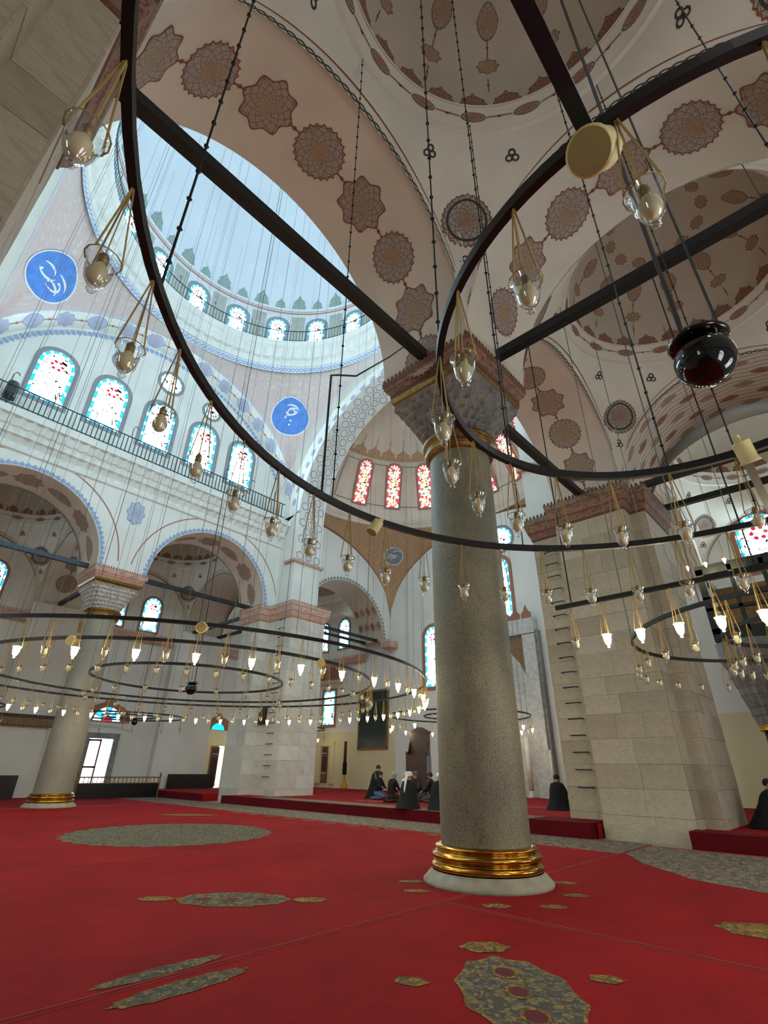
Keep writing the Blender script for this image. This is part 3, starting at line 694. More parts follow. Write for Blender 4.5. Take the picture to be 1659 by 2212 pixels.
# ------------------------------------------------------------------ lateral arches and tympana
def tympanum(side):
    s = 1 if side == 'far' else -1            # direction towards the nave
    xw = NF if side == 'far' else NN
    xf = XC-HA*s                               # front plane of the arch band
    m = MB(); zt = lambda y: min(mz(abs(y-YC)) if abs(y-YC) < 8.7 else 13.2, 30)
    ys = lin(YC-8.6, YC+8.6, 60)
    m.quadgrid(lambda y, v: (xw, y, 13.2+(max(zt(y), 13.3)+.3-13.2)*v), ys, [0, 1])
    root = struct(m.build('wall_tympanum_'+side, M['plaster']), '%s tympanum wall with five arched windows above the corbelled gallery' % side, 'wall')
    # arch band (soffit) and its edge lines
    A0 = math.asin(7.75/8.9)
    m = MB(); m.quadgrid(lambda a, v: (xf+(xw-xf)*v, YC+(8.9-.30*v)*sin(a), 13.15+(8.9-.55*v)*cos(a)), lin(-A0-.28, A0+.28, 64), [0, .33, .66, 1], (8.9, 1)); bnd = m.build('arch_band', M['plaster'], root, True)
    for k in range(15):
        a0 = -A0-.1+k*(2*A0+.2)/14
        def mp(a, b, e, a0=a0):
            t = a0+a/8.9; v = .5+b/abs(xw-xf); return (xf+(xw-xf)*v, YC+(8.9-.3*v-e)*sin(t), 13.15+(8.9-.55*v-e)*cos(t))
        if side == 'far':
            decal('painted_medallion', starry(.34, 1.25, .8) if k % 2 else oval(.46, .26, 24, .25), mp, 'medal_blue', 'ink_blue', root, .03, .02)
            stem('painted_stem', mp, [(.45, 0), (1.0, 0)], .03, 'ink_rose', root, eps=.02, bead=.09)
    if side == 'far':
        m = MB(); m.quadgrid(lambda a, v: (xf+(.012)*s, YC+(8.9+.06-.03*v)*sin(a), 13.15+(8.9-.03*v)*cos(a)), lin(-A0, A0, 60), [0, 1]); m.build('painted_line', M['ink_rose'], root)
        m = MB()
        for k in range(70):
            a = -1.05+2.1*k/69
            m.face([(xw+.012*s, YC+(8.5-rr)*sin(a+da), 13.05+(8.35-rr)*cos(a+da)) for rr, da in ((.02, -.012), (.02, .012), (.2, .014), (.3, .004), (.22, -.012))])
        m.build('leaf_border', M['ink_blue'], root)
    for i, y in enumerate((2.3, 4.75, 7.2, 9.65, 12.05)):
        window((xw, y, 15.55), (s, 0, 0), 1.45, 2.75, '%s arched leaded window in the %s tympanum' % (('first', 'second', 'middle', 'fourth', 'last')[i], side), bw=.14, sw=.2, cells=.8)
    for i, (y, z, d) in enumerate(((4.8, 19.55, .85), (7.25, 19.8, 1.15), (9.75, 19.35, .85))):
        window((xw, y, z), (s, 0, 0), d, d, '%s round star window in the %s tympanum' % (('first small', 'large', 'last small')[i], side), pane='pane_white' if i == 1 else 'pane_star', border=('pane_cyan_pale', 'pane_cyan'), round_=True, bw=.08, sw=.16, cells=1.0)
    # corbelled gallery
    m = MB(); prof = [(0, 12.75), (.10, 12.8), (.12, 12.95), (.18, 13.1), (.30, 13.3), (.34, 13.35), (.48, 13.6), (.55, 13.65), (.66, 13.95), (.70, 14.0), (.70, 14.3), (0, 14.3)]
    def fn(y, j):
        o, z = prof[int(j)]
        if 3 <= j <= 4: o -= .11*abs(sin(y*pi/.42))
        if 6 <= j <= 8: o -= .13*abs(sin((y+.21)*pi/.42))
        return (xw+o*s, y, z)
    m.quadgrid(fn, lin(-.98, 15.49, 314), list(range(len(prof)))); g = m.build('gallery_corbel', M['plaster'], root)
    m = MB(); xr = xw+.64*s
    for z in (15.25, 14.42): m.bar((xr, -.5, z), (xr, 15.0, z), .04, .04)
    m.build('rail', M['rail_green'], g)
    if side == 'far':
        me = MB().box((0, 0, .42), (.035, .035, .84)).mesh('baluster', M['rail_green'])
        for k in range(82): add('baluster', me, g, (xr, -.35+k*.187, 14.38))
        me = MB().tube([(0, 0, 0), (0, 0, .55), (.05, 0, .68), (.14, 0, .7), (.2, 0, .6)], .022, 5).mesh('lamp_hook', M['rail_green'])
        for k in range(9): add('lamp_hook', me, g, (xr, 1.0+k*1.65, 15.2), pi/2)
        mp = lambda a, b, e: (xw+e, 7.25+a, 11.9+b); decal('painted_medallion', starry(.5, .8, 1.15), mp, 'medal_blue', 'ink_grey', root, .03, .02)
    return root
tympanum('far'); tympanum('near')

# ------------------------------------------------------------------ great transverse arches and half domes
def hexring(m, mp, a, b, r, wd=.05, eps=.02):
    for k in range(6):
        t0, t1 = pi/3*k, pi/3*(k+1)
        m.face([mp(a+q*cos(t), b+q*sin(t), eps) for q, t in ((r, t0), (r-wd, t0), (r-wd, t1), (r, t1))])
def apse(front):
    s = 1 if front else -1
    y0 = YC+HA*s; y1 = y0+.5*s; y2 = y0+2.4*s
    # outer order
    A0 = math.asin(7.75/8.9)
    m = MB(); m.quadgrid(lambda a, v: (XC+8.9*sin(a), y0+.5*s*v, 13.15+8.9*cos(a)), lin(-A0-.35, A0+.35, 60), [0, 1], (8.9, 1))
    R1, z1 = 7.0, 14.4
    root = struct(m.build('great_arch', M['plaster'], None, True), 'great arch with hexagon-painted soffit before the mihrab half dome' if front else 'great arch at the rear of the nave', 'arch')
    # face between the two orders
    m = MB()
    for i in range(60):
        a, b = -1.5+3.0*i/60, -1.5+3.0*(i+1)/60
        m.face([(XC+rr*sin(t), y1, zz+rr*cos(t)) for rr, zz, t in ((R1, z1, a), (9.3, 13.15, a), (9.3, 13.15, b), (R1, z1, b))])
    for sx in (-1, 1): m.face([(XC+sx*R1, y1, 9.0), (XC+sx*9.3, y1, 9.0), (XC+sx*9.3, y1, 14.7), (XC+sx*R1, y1, 14.7)])
    f = m.build('arch_face', M['plaster'], root)
    if front:
        for k in range(26):
            a0 = -1.35+2.7*k/25
            def mp(a, b, e, a0=a0): t = a0+a/8; return (XC+(7.75+b)*sin(t), y1-e, 13.9+(7.6+b)*cos(t))
            decal('painted_medallion', oval(.2, .14, 18) if k % 2 else starry(.24, 1, .7), mp, 'medal_blue', 'ink_grey', root, .02, .02)
    # inner order soffit: springs from a ledge, straight below
    m = MB()
    prof = [(-R1, 11.8), (-R1, z1)]+[(R1*sin(a), z1+R1*cos(a)) for a in lin(-pi/2, pi/2, 48)][1:]+[(R1, 11.8)]
    m.quadgrid(lambda i, v: (XC+prof[int(i)][0], y1+(y2-y1)*v, prof[int(i)][1]), list(range(len(prof))), [0, 1], (.45, 2)); so = m.build('soffit', M['plaster'], root)
    if front:
        L = pi*R1
        def mp(a, b, e):
            if a < 0: return (XC-R1+e, y1+.95+b, z1+a)
            if a > L: return (XC+R1-e, y1+.95+b, z1-(a-L))
            t = -pi/2+a/R1; return (XC+(R1-e)*sin(t), y1+.95+b, z1+(R1-e)*cos(t))
        m = MB(); k = 0; a = -2.3
        while a < L+2.4:
            for b in ((-.6, .0, .6) if k % 2 == 0 else (-.3, .3)): hexring(m, mp, a, b, .27)
            a += .52; k += 1
        m.build('hexagon_paint', M['ink_grey'], root)
        for sx in (-1, 1): MB().box((XC+sx*(R1+.35-.05), (y1+y2)/2, 11.72), (.9, abs(y2-y1)+.3, .16)).build('ledge', M['cornice_far'], root)
    # pier mass below the ledge
    for sx in (-1, 1): MB().box((XC+sx*(R1+.9), (y1+y2)/2, 10.4), (1.8, abs(y2-y1)-.02, 2.75)).build('pier_head', M['plaster'], root)
    # half dome zone
    cy = y2; ayy = (YQ-cy) if front else (cy-YB)
    V = Vault(XC, cy, 8.4, ayy, 10.6, sqrt(8.4**2+ayy**2), .618, 7.6, 15.85, min(7.6, ayy-.05))
    t0, t1 = (0.001, pi-.001) if front else (pi+.001, 2*pi-.001)
    hp = struct(V.surf('ceiling_apse_pendentives' if front else 'ceiling_rear_pendentives', M['floral_apse'], None, t0, t1, 80), 'orange flower-painted corner pendentives of the mihrab half dome' if front else 'corner pendentives of the rear half dome', 'ceiling')
    ky = min(7.6, ayy-.05)
    m = MB(); pr = [(1.0, 15.8), (.985, 15.86), (.985, 15.95), (1.0, 16.0)]+[(cos(v), 16.0+6.6*sin(v)) for v in lin(0, pi/2, 18)]
    m.quadgrid(lambda u, j: (XC+7.6*pr[int(j)][0]*cos(u), cy+ky*pr[int(j)][0]*sin(u), pr[int(j)][1]), lin(t0, t1, 60), list(range(len(pr))), (7, .2))
    hd = struct(m.build('ceiling_half_dome' if front else 'ceiling_rear_half_dome', M['plaster_rose' if front else 'plaster'], None, True), 'half dome with jewel-coloured windows above the mihrab' if front else 'half dome at the rear of the nave', 'ceiling')
    # wall that closes the gap between the arch and the half dome
    m = MB()
    for i in range(48):
        a, b = -pi/2+pi*i/48, -pi/2+pi*(i+1)/48
        m.face([(XC+R1*sin(a), y2, z1+R1*cos(a)), (XC+R1*sin(b), y2, z1+R1*cos(b)), (XC+9.5*sin(b), y2, 13.5+10.5*cos(b)), (XC+9.5*sin(a), y2, 13.5+10.5*cos(a))])
    for sx in (-1, 1): m.face([(XC+sx*R1, y2, 9.0), (XC+sx*9.5, y2, 9.0), (XC+sx*9.5, y2, 14.5), (XC+sx*R1, y2, 14.5)])
    m.build('arch_back', M['plaster'], root)
    angs = [14, 32, 50, 68, 86, 104, 122, 140, 158] if front else [-30, -60, -90, -120, -150]
    for i, d in enumerate(angs):
        a = radians(d); el0 = .19; el1 = .62
        P = lambda el: Vector((XC+7.56*cos(el)*cos(a), cy+(ky-.04)*cos(el)*sin(a), 16.0+6.56*sin(el)))
        p0, p1 = P(el0), P(el1); tl = p1-p0
        w_ = window(p0+Vector((-cos(a)*.02, -sin(a)*.02, 0)), (-cos(a), -sin(a), 0), .82, tl.length, 'jewel-coloured arched window in the mihrab half dome' if front else 'arched window in the rear half dome', pane='pane_jewel' if front else 'pane_white', border=('pane_rose', 'pane_cyan_pale') if front else ('pane_cyan', 'pane_cyan_pale'), surround='ink_rose', bw=.11, sw=.14, rosette=False, tilt=tl)
        w_['group'] = 'half dome windows over the mihrab' if front else 'rear half dome windows'
        if front:
            a2 = radians(d+9)
            def mp(x, y, e, a2=a2): el = .4+y/7.2; t = a2-x/7; return (XC+(7.6-e)*cos(el)*cos(t), cy+(ky-e)*cos(el)*sin(t), 16.0+(6.6-e)*sin(el))
            m = MB()
            for q in (((-.62, -1.45), (-.5, 1.5)), ((.62, -1.45), (.5, 1.5)), ((-.62, -1.45), (.62, -1.45)), ((-.5, 1.5), (.5, 1.5))):
                (xa, ya), (xb, yb) = q; L = sqrt((xb-xa)**2+(yb-ya)**2); nx, ny = -(yb-ya)/L*.02, (xb-xa)/L*.02
                for i_ in range(4):
                    f0, f1 = i_/4, (i_+1)/4; A_, B_ = (xa+(xb-xa)*f0, ya+(yb-ya)*f0), (xa+(xb-xa)*f1, ya+(yb-ya)*f1)
                    m.face([mp(A_[0]+nx, A_[1]+ny, .03), mp(A_[0]-nx, A_[1]-ny, .03), mp(B_[0]-nx, B_[1]-ny, .03), mp(B_[0]+nx, B_[1]+ny, .03)])
            m.build('painted_frame', M['ink_brown'], hd)
    if front:
        for d in range(5, 176, 10):
            mp = lambda x, y, e, a=radians(d): (XC+(7.6-e)*cos(.66+y/7.2)*cos(a-x/6), cy+(ky-e)*cos(.66+y/7.2)*sin(a-x/6), 16.0+(6.6-e)*sin(.66+y/7.2))
            decal('painted_palmette', palm(.5, .85), mp, 'floral_apse', 'ink_rose', hd, .03, .03, (0, .25)); stem('painted_stem', mp, [(0, .85), (0, 1.5)], .04, 'ink_rose', hd, eps=.03, bead=.1)
        for th in (atan2(ayy, 8.4), pi-atan2(ayy, 8.4)):
            rnd_callig(V.pmap(th, .66), hp, 11, .62, 'roundel_grey')
        V.border('painted_border', 'chain_red', hp, .05, atan2(ayy, 8.4)-.005, .05, .28, 40); V.border('painted_border', 'chain_red', hp, atan2(ayy, 8.4)+.005, pi/2, .05, .28, 40)
        V.border('painted_border', 'chain_red', hp, pi/2, pi-atan2(ayy, 8.4)-.005, .05, .28, 40); V.border('painted_border', 'chain_red', hp, pi-atan2(ayy, 8.4)+.005, pi-.05, .05, .28, 40)
    return root
apse(True); apse(False)
struct(MB().box((NF-.2, -6.4, 7.9), (.4, 6.4, 15.8)).build('wall_rear_side', M['plaster']), 'side wall of the rear half dome zone', 'wall')
struct(MB().box((NN+.2, -6.4, 7.9), (.4, 6.4, 15.8)).build('wall_rear_side', M['plaster']), 'side wall of the rear half dome zone, nearer aisle', 'wall')

# ------------------------------------------------------------------ piers of squared stone
def poly_off(poly, o):
    n = len(poly); out = []
    area = sum(poly[i][0]*poly[(i+1) % n][1]-poly[(i+1) % n][0]*poly[i][1] for i in range(n)); sg = 1 if area > 0 else -1
    for i in range(n):
        p0, p1, p2 = Vector(poly[i-1]), Vector(poly[i]), Vector(poly[(i+1) % n])
        e1 = (p1-p0).normalized(); e2 = (p2-p1).normalized()
        n1 = Vector((e1.y, -e1.x))*sg; n2 = Vector((e2.y, -e2.x))*sg
        out.append((p1.x+o*(n1.x+n2.x), p1.y+o*(n1.y+n2.y)))
    return out
def sweep(poly, prof, name, mat, parent):
    m = MB(); acc = [0]; n = len(poly)
    for i in range(n): acc.append(acc[-1]+(Vector(poly[(i+1) % n])-Vector(poly[i])).length)
    tot = sum(abs(a[0]-b[0])+abs(a[1]-b[1]) for a, b in zip(prof[:-1], prof[1:])) or 1; vv = [0]
    for a, b in zip(prof[:-1], prof[1:]): vv.append(vv[-1]+(abs(a[0]-b[0])+abs(a[1]-b[1]))/tot)
    rows = [poly_off(poly, o) for o, z in prof]
    for i in range(n):
        j = (i+1) % n
        for k in range(len(prof)-1):
            m.face([(*rows[k][i], prof[k][1]), (*rows[k][j], prof[k][1]), (*rows[k+1][j], prof[k+1][1]), (*rows[k+1][i], prof[k+1][1])], [(acc[i], vv[k]), (acc[i+1], vv[k]), (acc[i+1], vv[k+1]), (acc[i], vv[k+1])])
    return m.build(name, mat, parent)
def pier(name, label, poly, edges, mortar='mortar', far=False, seed=1, courses=15):
    rs = random.Random(seed)
    root = thing(name, label, 'pier', (poly[0][0], poly[0][1], 0)); off = Vector((-poly[0][0], -poly[0][1], 0))
    P = [(p[0]+off.x, p[1]+off.y) for p in poly]
    MB().prism(P, 0, 9.0).build('core', M[mortar], root)
    hts = [rs.uniform(.44, .64) for _ in range(courses)]; k = 8.3/sum(hts); hts = [h_*k for h_ in hts]
    n = len(P); area = sum(P[i][0]*P[(i+1) % n][1]-P[(i+1) % n][0]*P[i][1] for i in range(n)); sg = 1 if area > 0 else -1
    for e in edges:
        a, b = Vector(P[e]), Vector(P[(e+1) % n]); d = (b-a); L = d.length; d.normalize(); nr = Vector((d.y, -d.x))*sg; z = 0
        for h_ in hts:
            q = max(1, round(L/rs.uniform(.75, 1.25))); cuts = sorted([0]+[L*(i+rs.uniform(-.22, .22))/q for i in range(1, q)]+[L])
            for c0, c1 in zip(cuts[:-1], cuts[1:]):
                t = rs.uniform(.022, .034); g = .006
                c = a+d*((c0+c1)/2)+nr*(t/2); R = Matrix(((d.x, nr.x, 0), (d.y, nr.y, 0), (0, 0, 1)))
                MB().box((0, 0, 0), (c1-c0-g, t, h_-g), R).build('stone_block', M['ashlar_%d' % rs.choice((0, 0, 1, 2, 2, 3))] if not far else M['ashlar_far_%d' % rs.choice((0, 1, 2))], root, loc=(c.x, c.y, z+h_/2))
            z += h_
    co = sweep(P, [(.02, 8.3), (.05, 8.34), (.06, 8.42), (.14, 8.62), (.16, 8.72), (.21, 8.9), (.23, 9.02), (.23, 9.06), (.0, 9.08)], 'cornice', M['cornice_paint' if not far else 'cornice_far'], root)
    # cresting of small painted leaves along the top of the cornice
    m = MB(); Q = poly_off(P, .235)
    for e in edges:
        a, b = Vector(Q[e]), Vector(Q[(e+1) % n]); d = b-a; L = d.length; d.normalize(); q = int(L/.12)
        for i in range(q):
            p = a+d*(L*(i+.5)/q); m.face([(p.x-d.x*.05, p.y-d.y*.05, 9.05), (p.x+d.x*.05, p.y+d.y*.05, 9.05), (p.x+d.x*.035, p.y+d.y*.035, 9.13), (p.x, p.y, 9.18), (p.x-d.x*.035, p.y-d.y*.035, 9.13)])
    m.build('leaf_cresting', M['ink_brown' if not far else 'ink_rose'], root)
    return root
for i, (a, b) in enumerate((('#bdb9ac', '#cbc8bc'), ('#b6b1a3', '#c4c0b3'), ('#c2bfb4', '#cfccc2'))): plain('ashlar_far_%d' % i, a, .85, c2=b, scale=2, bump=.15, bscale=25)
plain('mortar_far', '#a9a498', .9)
rung_me = MB().tube([(-.19, .03, 0), (-.19, -.12, 0), (.19, -.12, 0), (.19, .03, 0)], .017, 6).mesh('rung', M['iron'])
# pier on this side, towards the mihrab
rp_poly = [(-6.75, 14.75), (-5.68, 14.75), (-5.68, 14.2), (-3.62, 14.2), (-3.62, 14.75), (-3.2, 14.75), (-3.2, 17.0), (-6.75, 17.0)]
rp = pier('pier', 'tall stone pier with iron climbing rungs standing through the edge of the red platform', rp_poly, [0, 1, 2, 3, 4, 5, 7], seed=3)
for k in range(17): add('climbing_rung', rung_me, rp, (-6.2-rp_poly[0][0], -.03, 1.05+k*.42))
MB().box((-4.65-rp_poly[0][0], 14.12-14.75, .17), (2.0, .16, .34)).build('plinth', M['ashlar_2'], rp)
# pier across the nave
lp_poly = [(-24.0, 14.6), (-22.4, 14.6), (-22.4, 15.2), (-20.5, 15.2), (-20.5, 17.4), (-24.9, 17.4), (-24.9, 15.2), (-24.0, 15.2)]
lp = pier('pier', 'pale stone pier with iron rungs across the nave, framed picture on its side', lp_poly, [0, 1, 2, 3], 'mortar_far', True, 5)
for k in range(17): add('climbing_rung', rung_me, lp, (-21.15+24.0, .56, 1.05+k*.45))
# rear pier by the camera
bp_poly = [(-6.75, -.75), (-5.68, -.75), (-5.68, -.28), (-3.62, -.28), (-3.62, -.75), (-3.12, -.75), (-3.12, -1.3), (-2.75, -1.3), (-2.75, -2.9), (-6.75, -2.9)]
bp = pier('pier', 'rear stone pier close beside the camera, carrying the broad medallion arch', bp_poly, [1, 2, 3, 4, 5, 6, 7], seed=9)
rb_poly = [(-24.9, -.65), (-24.0, -.65), (-24.0, -.1), (-22.4, -.1), (-22.4, -.65), (-20.9, -.65), (-20.9, -2.9), (-24.9, -2.9)]
pier('pier', 'rear pale stone pier of the far arcade', rb_poly, [1, 2, 3, 4, 5], 'mortar_far', True, 11)

# ------------------------------------------------------------------ granite columns
def column(x, y, label, far):
    root = thing('granite_column', label, 'column', (x, y, 0))
    seg = 64
    MB().lathe([(0, .0), (.90, 0), (.91, .05), (.86, .09), (.84, .12), (.80, .15), (.78, .17)], seg).build('base_stone', M['base_stone'], root, True)
    prof = [(.76, .16)]
    for z0, r0_, hh in ((.17, .765, .09), (.265, .715, .03), (.30, .75, .08), (.385, .70, .025), (.415, .705, .05)):
        prof += [(r0_-.02+.02+(.028*sin(pi*i/6)), z0+hh*i/6) for i in range(7)]
    prof += [(.655, .475), (.64, .475)]
    MB().lathe(prof, seg).build('gilt_ring_base', M['gold'], root, True)
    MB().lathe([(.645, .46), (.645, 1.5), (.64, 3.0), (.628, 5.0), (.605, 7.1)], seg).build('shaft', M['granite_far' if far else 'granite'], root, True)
    MB().lathe([(.605, 7.02), (.66, 7.04), (.70, 7.10), (.71, 7.17), (.68, 7.22), (.665, 7.25), (.70, 7.29), (.74, 7.34), (.75, 7.40), (.70, 7.44), (.64, 7.45)], seg).build('gilt_ring_neck', M['gold_dull'], root, True)
    # honeycomb capital: four tiers of small niches, circle below, square above
    m = MB(); N = 256
    def cap(u, j):
        t = min(j/24.0, 1.0); tier = int(min(j, 23.999)//4); fr = (j-tier*4)/4.0
        sq = 1.0/max(abs(cos(u)), abs(sin(u))); sq = min(sq, 1.30)
        base = .66+.066*tier; nx = .66+.066*(tier+1)
        r = base+(nx-base)*(fr**2.2)
        mixs = (t**.8)
        r = r*(1-mixs)+(r*sq*.98)*mixs
        n_ = 32; niche = abs(sin(n_*u/2+(tier % 2)*pi/2)); r -= .085*niche*(1-abs(2*fr-1))*(1.1-.3*t)
        return (r*cos(u), r*sin(u), 7.44+.93*t)
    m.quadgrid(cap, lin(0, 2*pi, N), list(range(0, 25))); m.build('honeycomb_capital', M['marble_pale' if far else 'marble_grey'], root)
    sqp = lambda h_: [(-h_, -h_), (h_, -h_), (h_, h_), (-h_, h_)]
    sweep(sqp(.93), [(-.3, 8.34), (-.02, 8.34), (.02, 8.38), (.01, 8.44), (.06, 8.50), (.08, 8.58), (.08, 8.62), (-.05, 8.63)], 'gilt_moulding', M['gold_dull'], root)
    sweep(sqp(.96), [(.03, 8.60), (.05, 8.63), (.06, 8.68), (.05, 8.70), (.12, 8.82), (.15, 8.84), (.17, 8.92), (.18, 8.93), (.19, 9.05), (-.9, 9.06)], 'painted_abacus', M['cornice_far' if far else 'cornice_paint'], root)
    m = MB(); q = 20
    for sd in range(4):
        an = sd*pi/2
        for i in range(q):
            t = -1.14+2.28*(i+.5)/q
            pts = [(t-.045, 1.152, 9.03), (t+.045, 1.152, 9.03), (t+.03, 1.152, 9.1), (t, 1.152, 9.14), (t-.03, 1.152, 9.1)]
            m.face([(a*cos(an)-b*sin(an), a*sin(an)+b*cos(an), c) for a, b, c in pts])
    m.build('leaf_cresting', M['ink_brown' if not far else 'ink_rose'], root)
    return root
column(AX, AY, 'large grey-green granite column with gilt rings in the foreground', False)
column(BX, AY, 'granite column across the nave between the two far arches', True)

# ------------------------------------------------------------------ iron tie beams
def beam(a, b, s, label, mat='iron_beam'):
    o = MB().bar((0, 0, 0), Vector(b)-Vector(a), s, s).build('tie_beam', M[mat], loc=a); return tag(o, label, 'beam', 'iron tie beams of the arches')
beam((AX, -.05, 9.2), (AX, 6.35, 9.2), .2, 'black tie beam between the rear pier and the near granite column')
beam((AX, 8.35, 9.2), (AX, 14.3, 9.2), .2, 'black tie beam between the near granite column and the ladder pier')
beam((-3.75, AY, 9.25), (2.75, AY, 9.25), .2, 'black tie beam from the near granite column to the aisle wall')
beam((-3.1, 14.9, 9.2), (2.75, 14.9, 9.15), .17, 'first of two parallel tie beams beside the ladder pier')
beam((-3.1, 16.9, 9.2), (2.75, 16.9, 9.15), .17, 'second of two parallel tie beams, nearer the timber loge')
beam((BX, 0, 9.25), (BX, 6.3, 9.25), .19, 'blue-black tie beam of the arch over the dark carved shelf', 'iron_blue')
beam((BX, 8.4, 9.25), (BX, 14.8, 9.25), .19, 'black tie beam between the far granite column and the far pier')
beam((-24.8, AY, 9.2), (-30.9, AY, 9.2), .19, 'tie beam from the far granite column back to the outer wall')
beam((-23.2, 17.5, 9.1), (-23.2, 24.4, 9.1), .17, 'upper of two tie beams beside the far pier and qibla wall')
beam((-24.3, 17.5, 9.1), (-24.3, 24.4, 9.1), .15, 'lower of two tie beams beside the far pier and qibla wall')
beam((-24.6, 15.2, 9.1), (-30.9, 15.2, 9.1), .17, 'tie beam running back from the far pier, first of the pair')
beam((-24.6, 17.0, 9.1), (-30.9, 17.0, 9.1), .17, 'tie beam running back from the far pier, second of the pair')

# ------------------------------------------------------------------ aisle, wall and qibla windows
for i, (y, lab) in enumerate(((2.1, 'over the dark carved shelf, first'), (4.1, 'over the dark carved shelf, second'), (10.35, 'above the timber balustrade, half behind the far column'), (12.45, 'above the timber balustrade, beside the blue banner'))):
    window((XWL, y, 8.75), (1, 0, 0), 1.05, 2.05, 'arched window with cyan border '+lab, pane='pane_low', surround='ink_rose', bw=.12, sw=.13, cells=1.0)
for i, x in enumerate((-29.45, -27.2)):
    window((x, YQ, 9.3), (0, -1, 0), 1.05, 2.1, ('arched window of the far aisle half hidden by the far pier', 'arched window of the far aisle above the string course')[i], pane='pane_low', surround='ink_rose', bw=.12, sw=.14)
window((-28.4, YQ, 4.15), (0, -1, 0), 1.15, 2.2, 'rectangular lattice window above the open shutter door', pane='pane_low', surround='ink_rose', bw=.13, sw=.2, rect=True, rosette=False)
for x, lab in ((-19.0, 'tall arched window left of the near column on the qibla wall'), (XC+.3, 'tall narrow window over the mihrab'), (-9.4, 'tall arched window of the qibla wall behind the ladder pier')):
    window((x, YQ, 5.9 if x != XC+.3 else 9.2), (0, -1, 0), 1.25, 3.6, lab, pane='pane_low', surround='ink_rose', bw=.16, sw=.22)
window((XC+.6, YQ, 14.0), (0, -1, 0), 1.5, 1.5, 'round window high over the mihrab', pane='pane_low', round_=True, sw=.18)
window((-1.3, YQ, 9.05), (0, -1, 0), 1.7, 2.5, 'bright arched window above the timber loge', surround='ink_rose', bw=.15, sw=.18, cells=.8)
for y in (1.6, 4.4, 10.2, 12.6, 20.0, 22.5): window((XWR, y, 9.0), (-1, 0, 0), 1.05, 2.1, 'arched window of the near aisle wall, out of the picture', pane='pane_aisle', surround='ink_rose', bw=.12)['group'] = 'near aisle windows'
for y in (1.6, 4.4, 10.2, 12.6): window((XWR, y, .9), (-1, 0, 0), 1.3, 2.4, 'low window of the near aisle wall, out of the picture', pane='pane_aisle', surround='ink_rose', bw=.12)['group'] = 'near aisle low windows'
for x in (-26.5, -14.2, -2.0): window((x, YB, 3.0), (0, 1, 0), 1.6, 3.4, 'tall window of the rear wall, out of the picture', pane='pane_aisle', surround='ink_rose', bw=.12)['group'] = 'rear wall windows'  # unseen panes, added to give light at the rear

# ------------------------------------------------------------------ lamps and chandelier rings
def bell(n=16):
    pr = [(.001, -.105), (.014, -.103), (.019, -.092), (.014, -.082), (.012, -.076), (.024, -.066), (.040, -.040), (.050, 0), (.054, .04), (.056, .062), (.066, .074), (.068, .082), (.063, .084)]
    return MB().lathe(pr, n).mesh('glass', M['lamp_glass'], True)
ME_GLASS = bell(); ME_GLASS_LIT = bell(12); ME_GLASS_LIT.materials[0] = M['lamp_glass_lit']
BPR = [(.001, -.058), (.022, -.050), (.036, -.030), (.040, -.006), (.034, .018), (.021, .038), (.017, .05)]
ME_BULB = MB().lathe(BPR, 12).mesh('bulb', M['bulb'], True)
ME_BULB_LIT = MB().lathe(BPR, 8).mesh('bulb', M['bulb_lit'], True)
ME_SOCK = MB().lathe([(.001, .05), (.02, .05), (.021, .095), (.012, .11), (.001, .112)], 10).mesh('socket', M['brass_socket'], True)
def cords(drop):
    m = MB()
    for k in range(3):
        a = 2*pi*k/3+.4; m.tube([(.068*cos(a), .068*sin(a), .078), (.005*cos(a), .005*sin(a), drop)], .0045, 4)
    m.tube([(0, 0, .1), (0, 0, drop)], .003, 4)
    m.tube([(.068*cos(2*pi*k/12), .068*sin(2*pi*k/12), .079) for k in range(12)], .003, 4, True)
    return m.mesh('hanging_cords', M['cord'])
ME_CORDS = cords(.56); DROP = .5925
def lamp(x, y, z, lit, label, group, mc=None):
    t = thing('glass_lamp', label, 'lamp', (x, y, z), random.uniform(0, 6), group)
    add('glass', ME_GLASS_LIT if lit else ME_GLASS, t); b_ = add('bulb', ME_BULB_LIT if lit else ME_BULB, t)
    add('socket', ME_SOCK, b_); add('hanging_cords', mc or ME_CORDS, t); return t
def band(r, wd=.035, ht=.06, n=96):
    m = MB(); pr = [(r-wd/2, -ht/2), (r+wd/2, -ht/2), (r+wd/2, ht/2), (r-wd/2, ht/2), (r-wd/2, -ht/2)]; return m.lathe(pr, n)
def chandelier(label, cx, cy, z, radii, spoke=None, wires=(), wd=.04, ht=.065, chainz=12.0, beads=False, wr=.009, wmat='wire'):
    t = thing('lamp_ring_chandelier', label, 'chandelier', (cx, cy, z))
    for i, r in enumerate(radii): band(r, wd, ht).build('iron_ring', M['iron'], t)
    if spoke:
        for a, r0_, r1_ in spoke: MB().bar((r0_*cos(a), r0_*sin(a), 0), (r1_*cos(a), r1_*sin(a), 0), .06, .06).build('spoke', M['iron'], t)
    for r, a, zt in wires:
        p = (r*cos(a), r*sin(a)); zt = zt or bay_top(cx+p[0], cy+p[1]); m = MB().tube([(p[0], p[1], 0), (p[0], p[1], zt-z)], wr, 4)
        if beads:
            q = 0.25
            while q < zt-z-.2: m.lathe([(0.001, -.022), (.02, 0), (.001, .022)], 5, (p[0], p[1], q)); q += .3
        m.build('suspension_wire', M['chain' if beads else wmat], t)
    return t
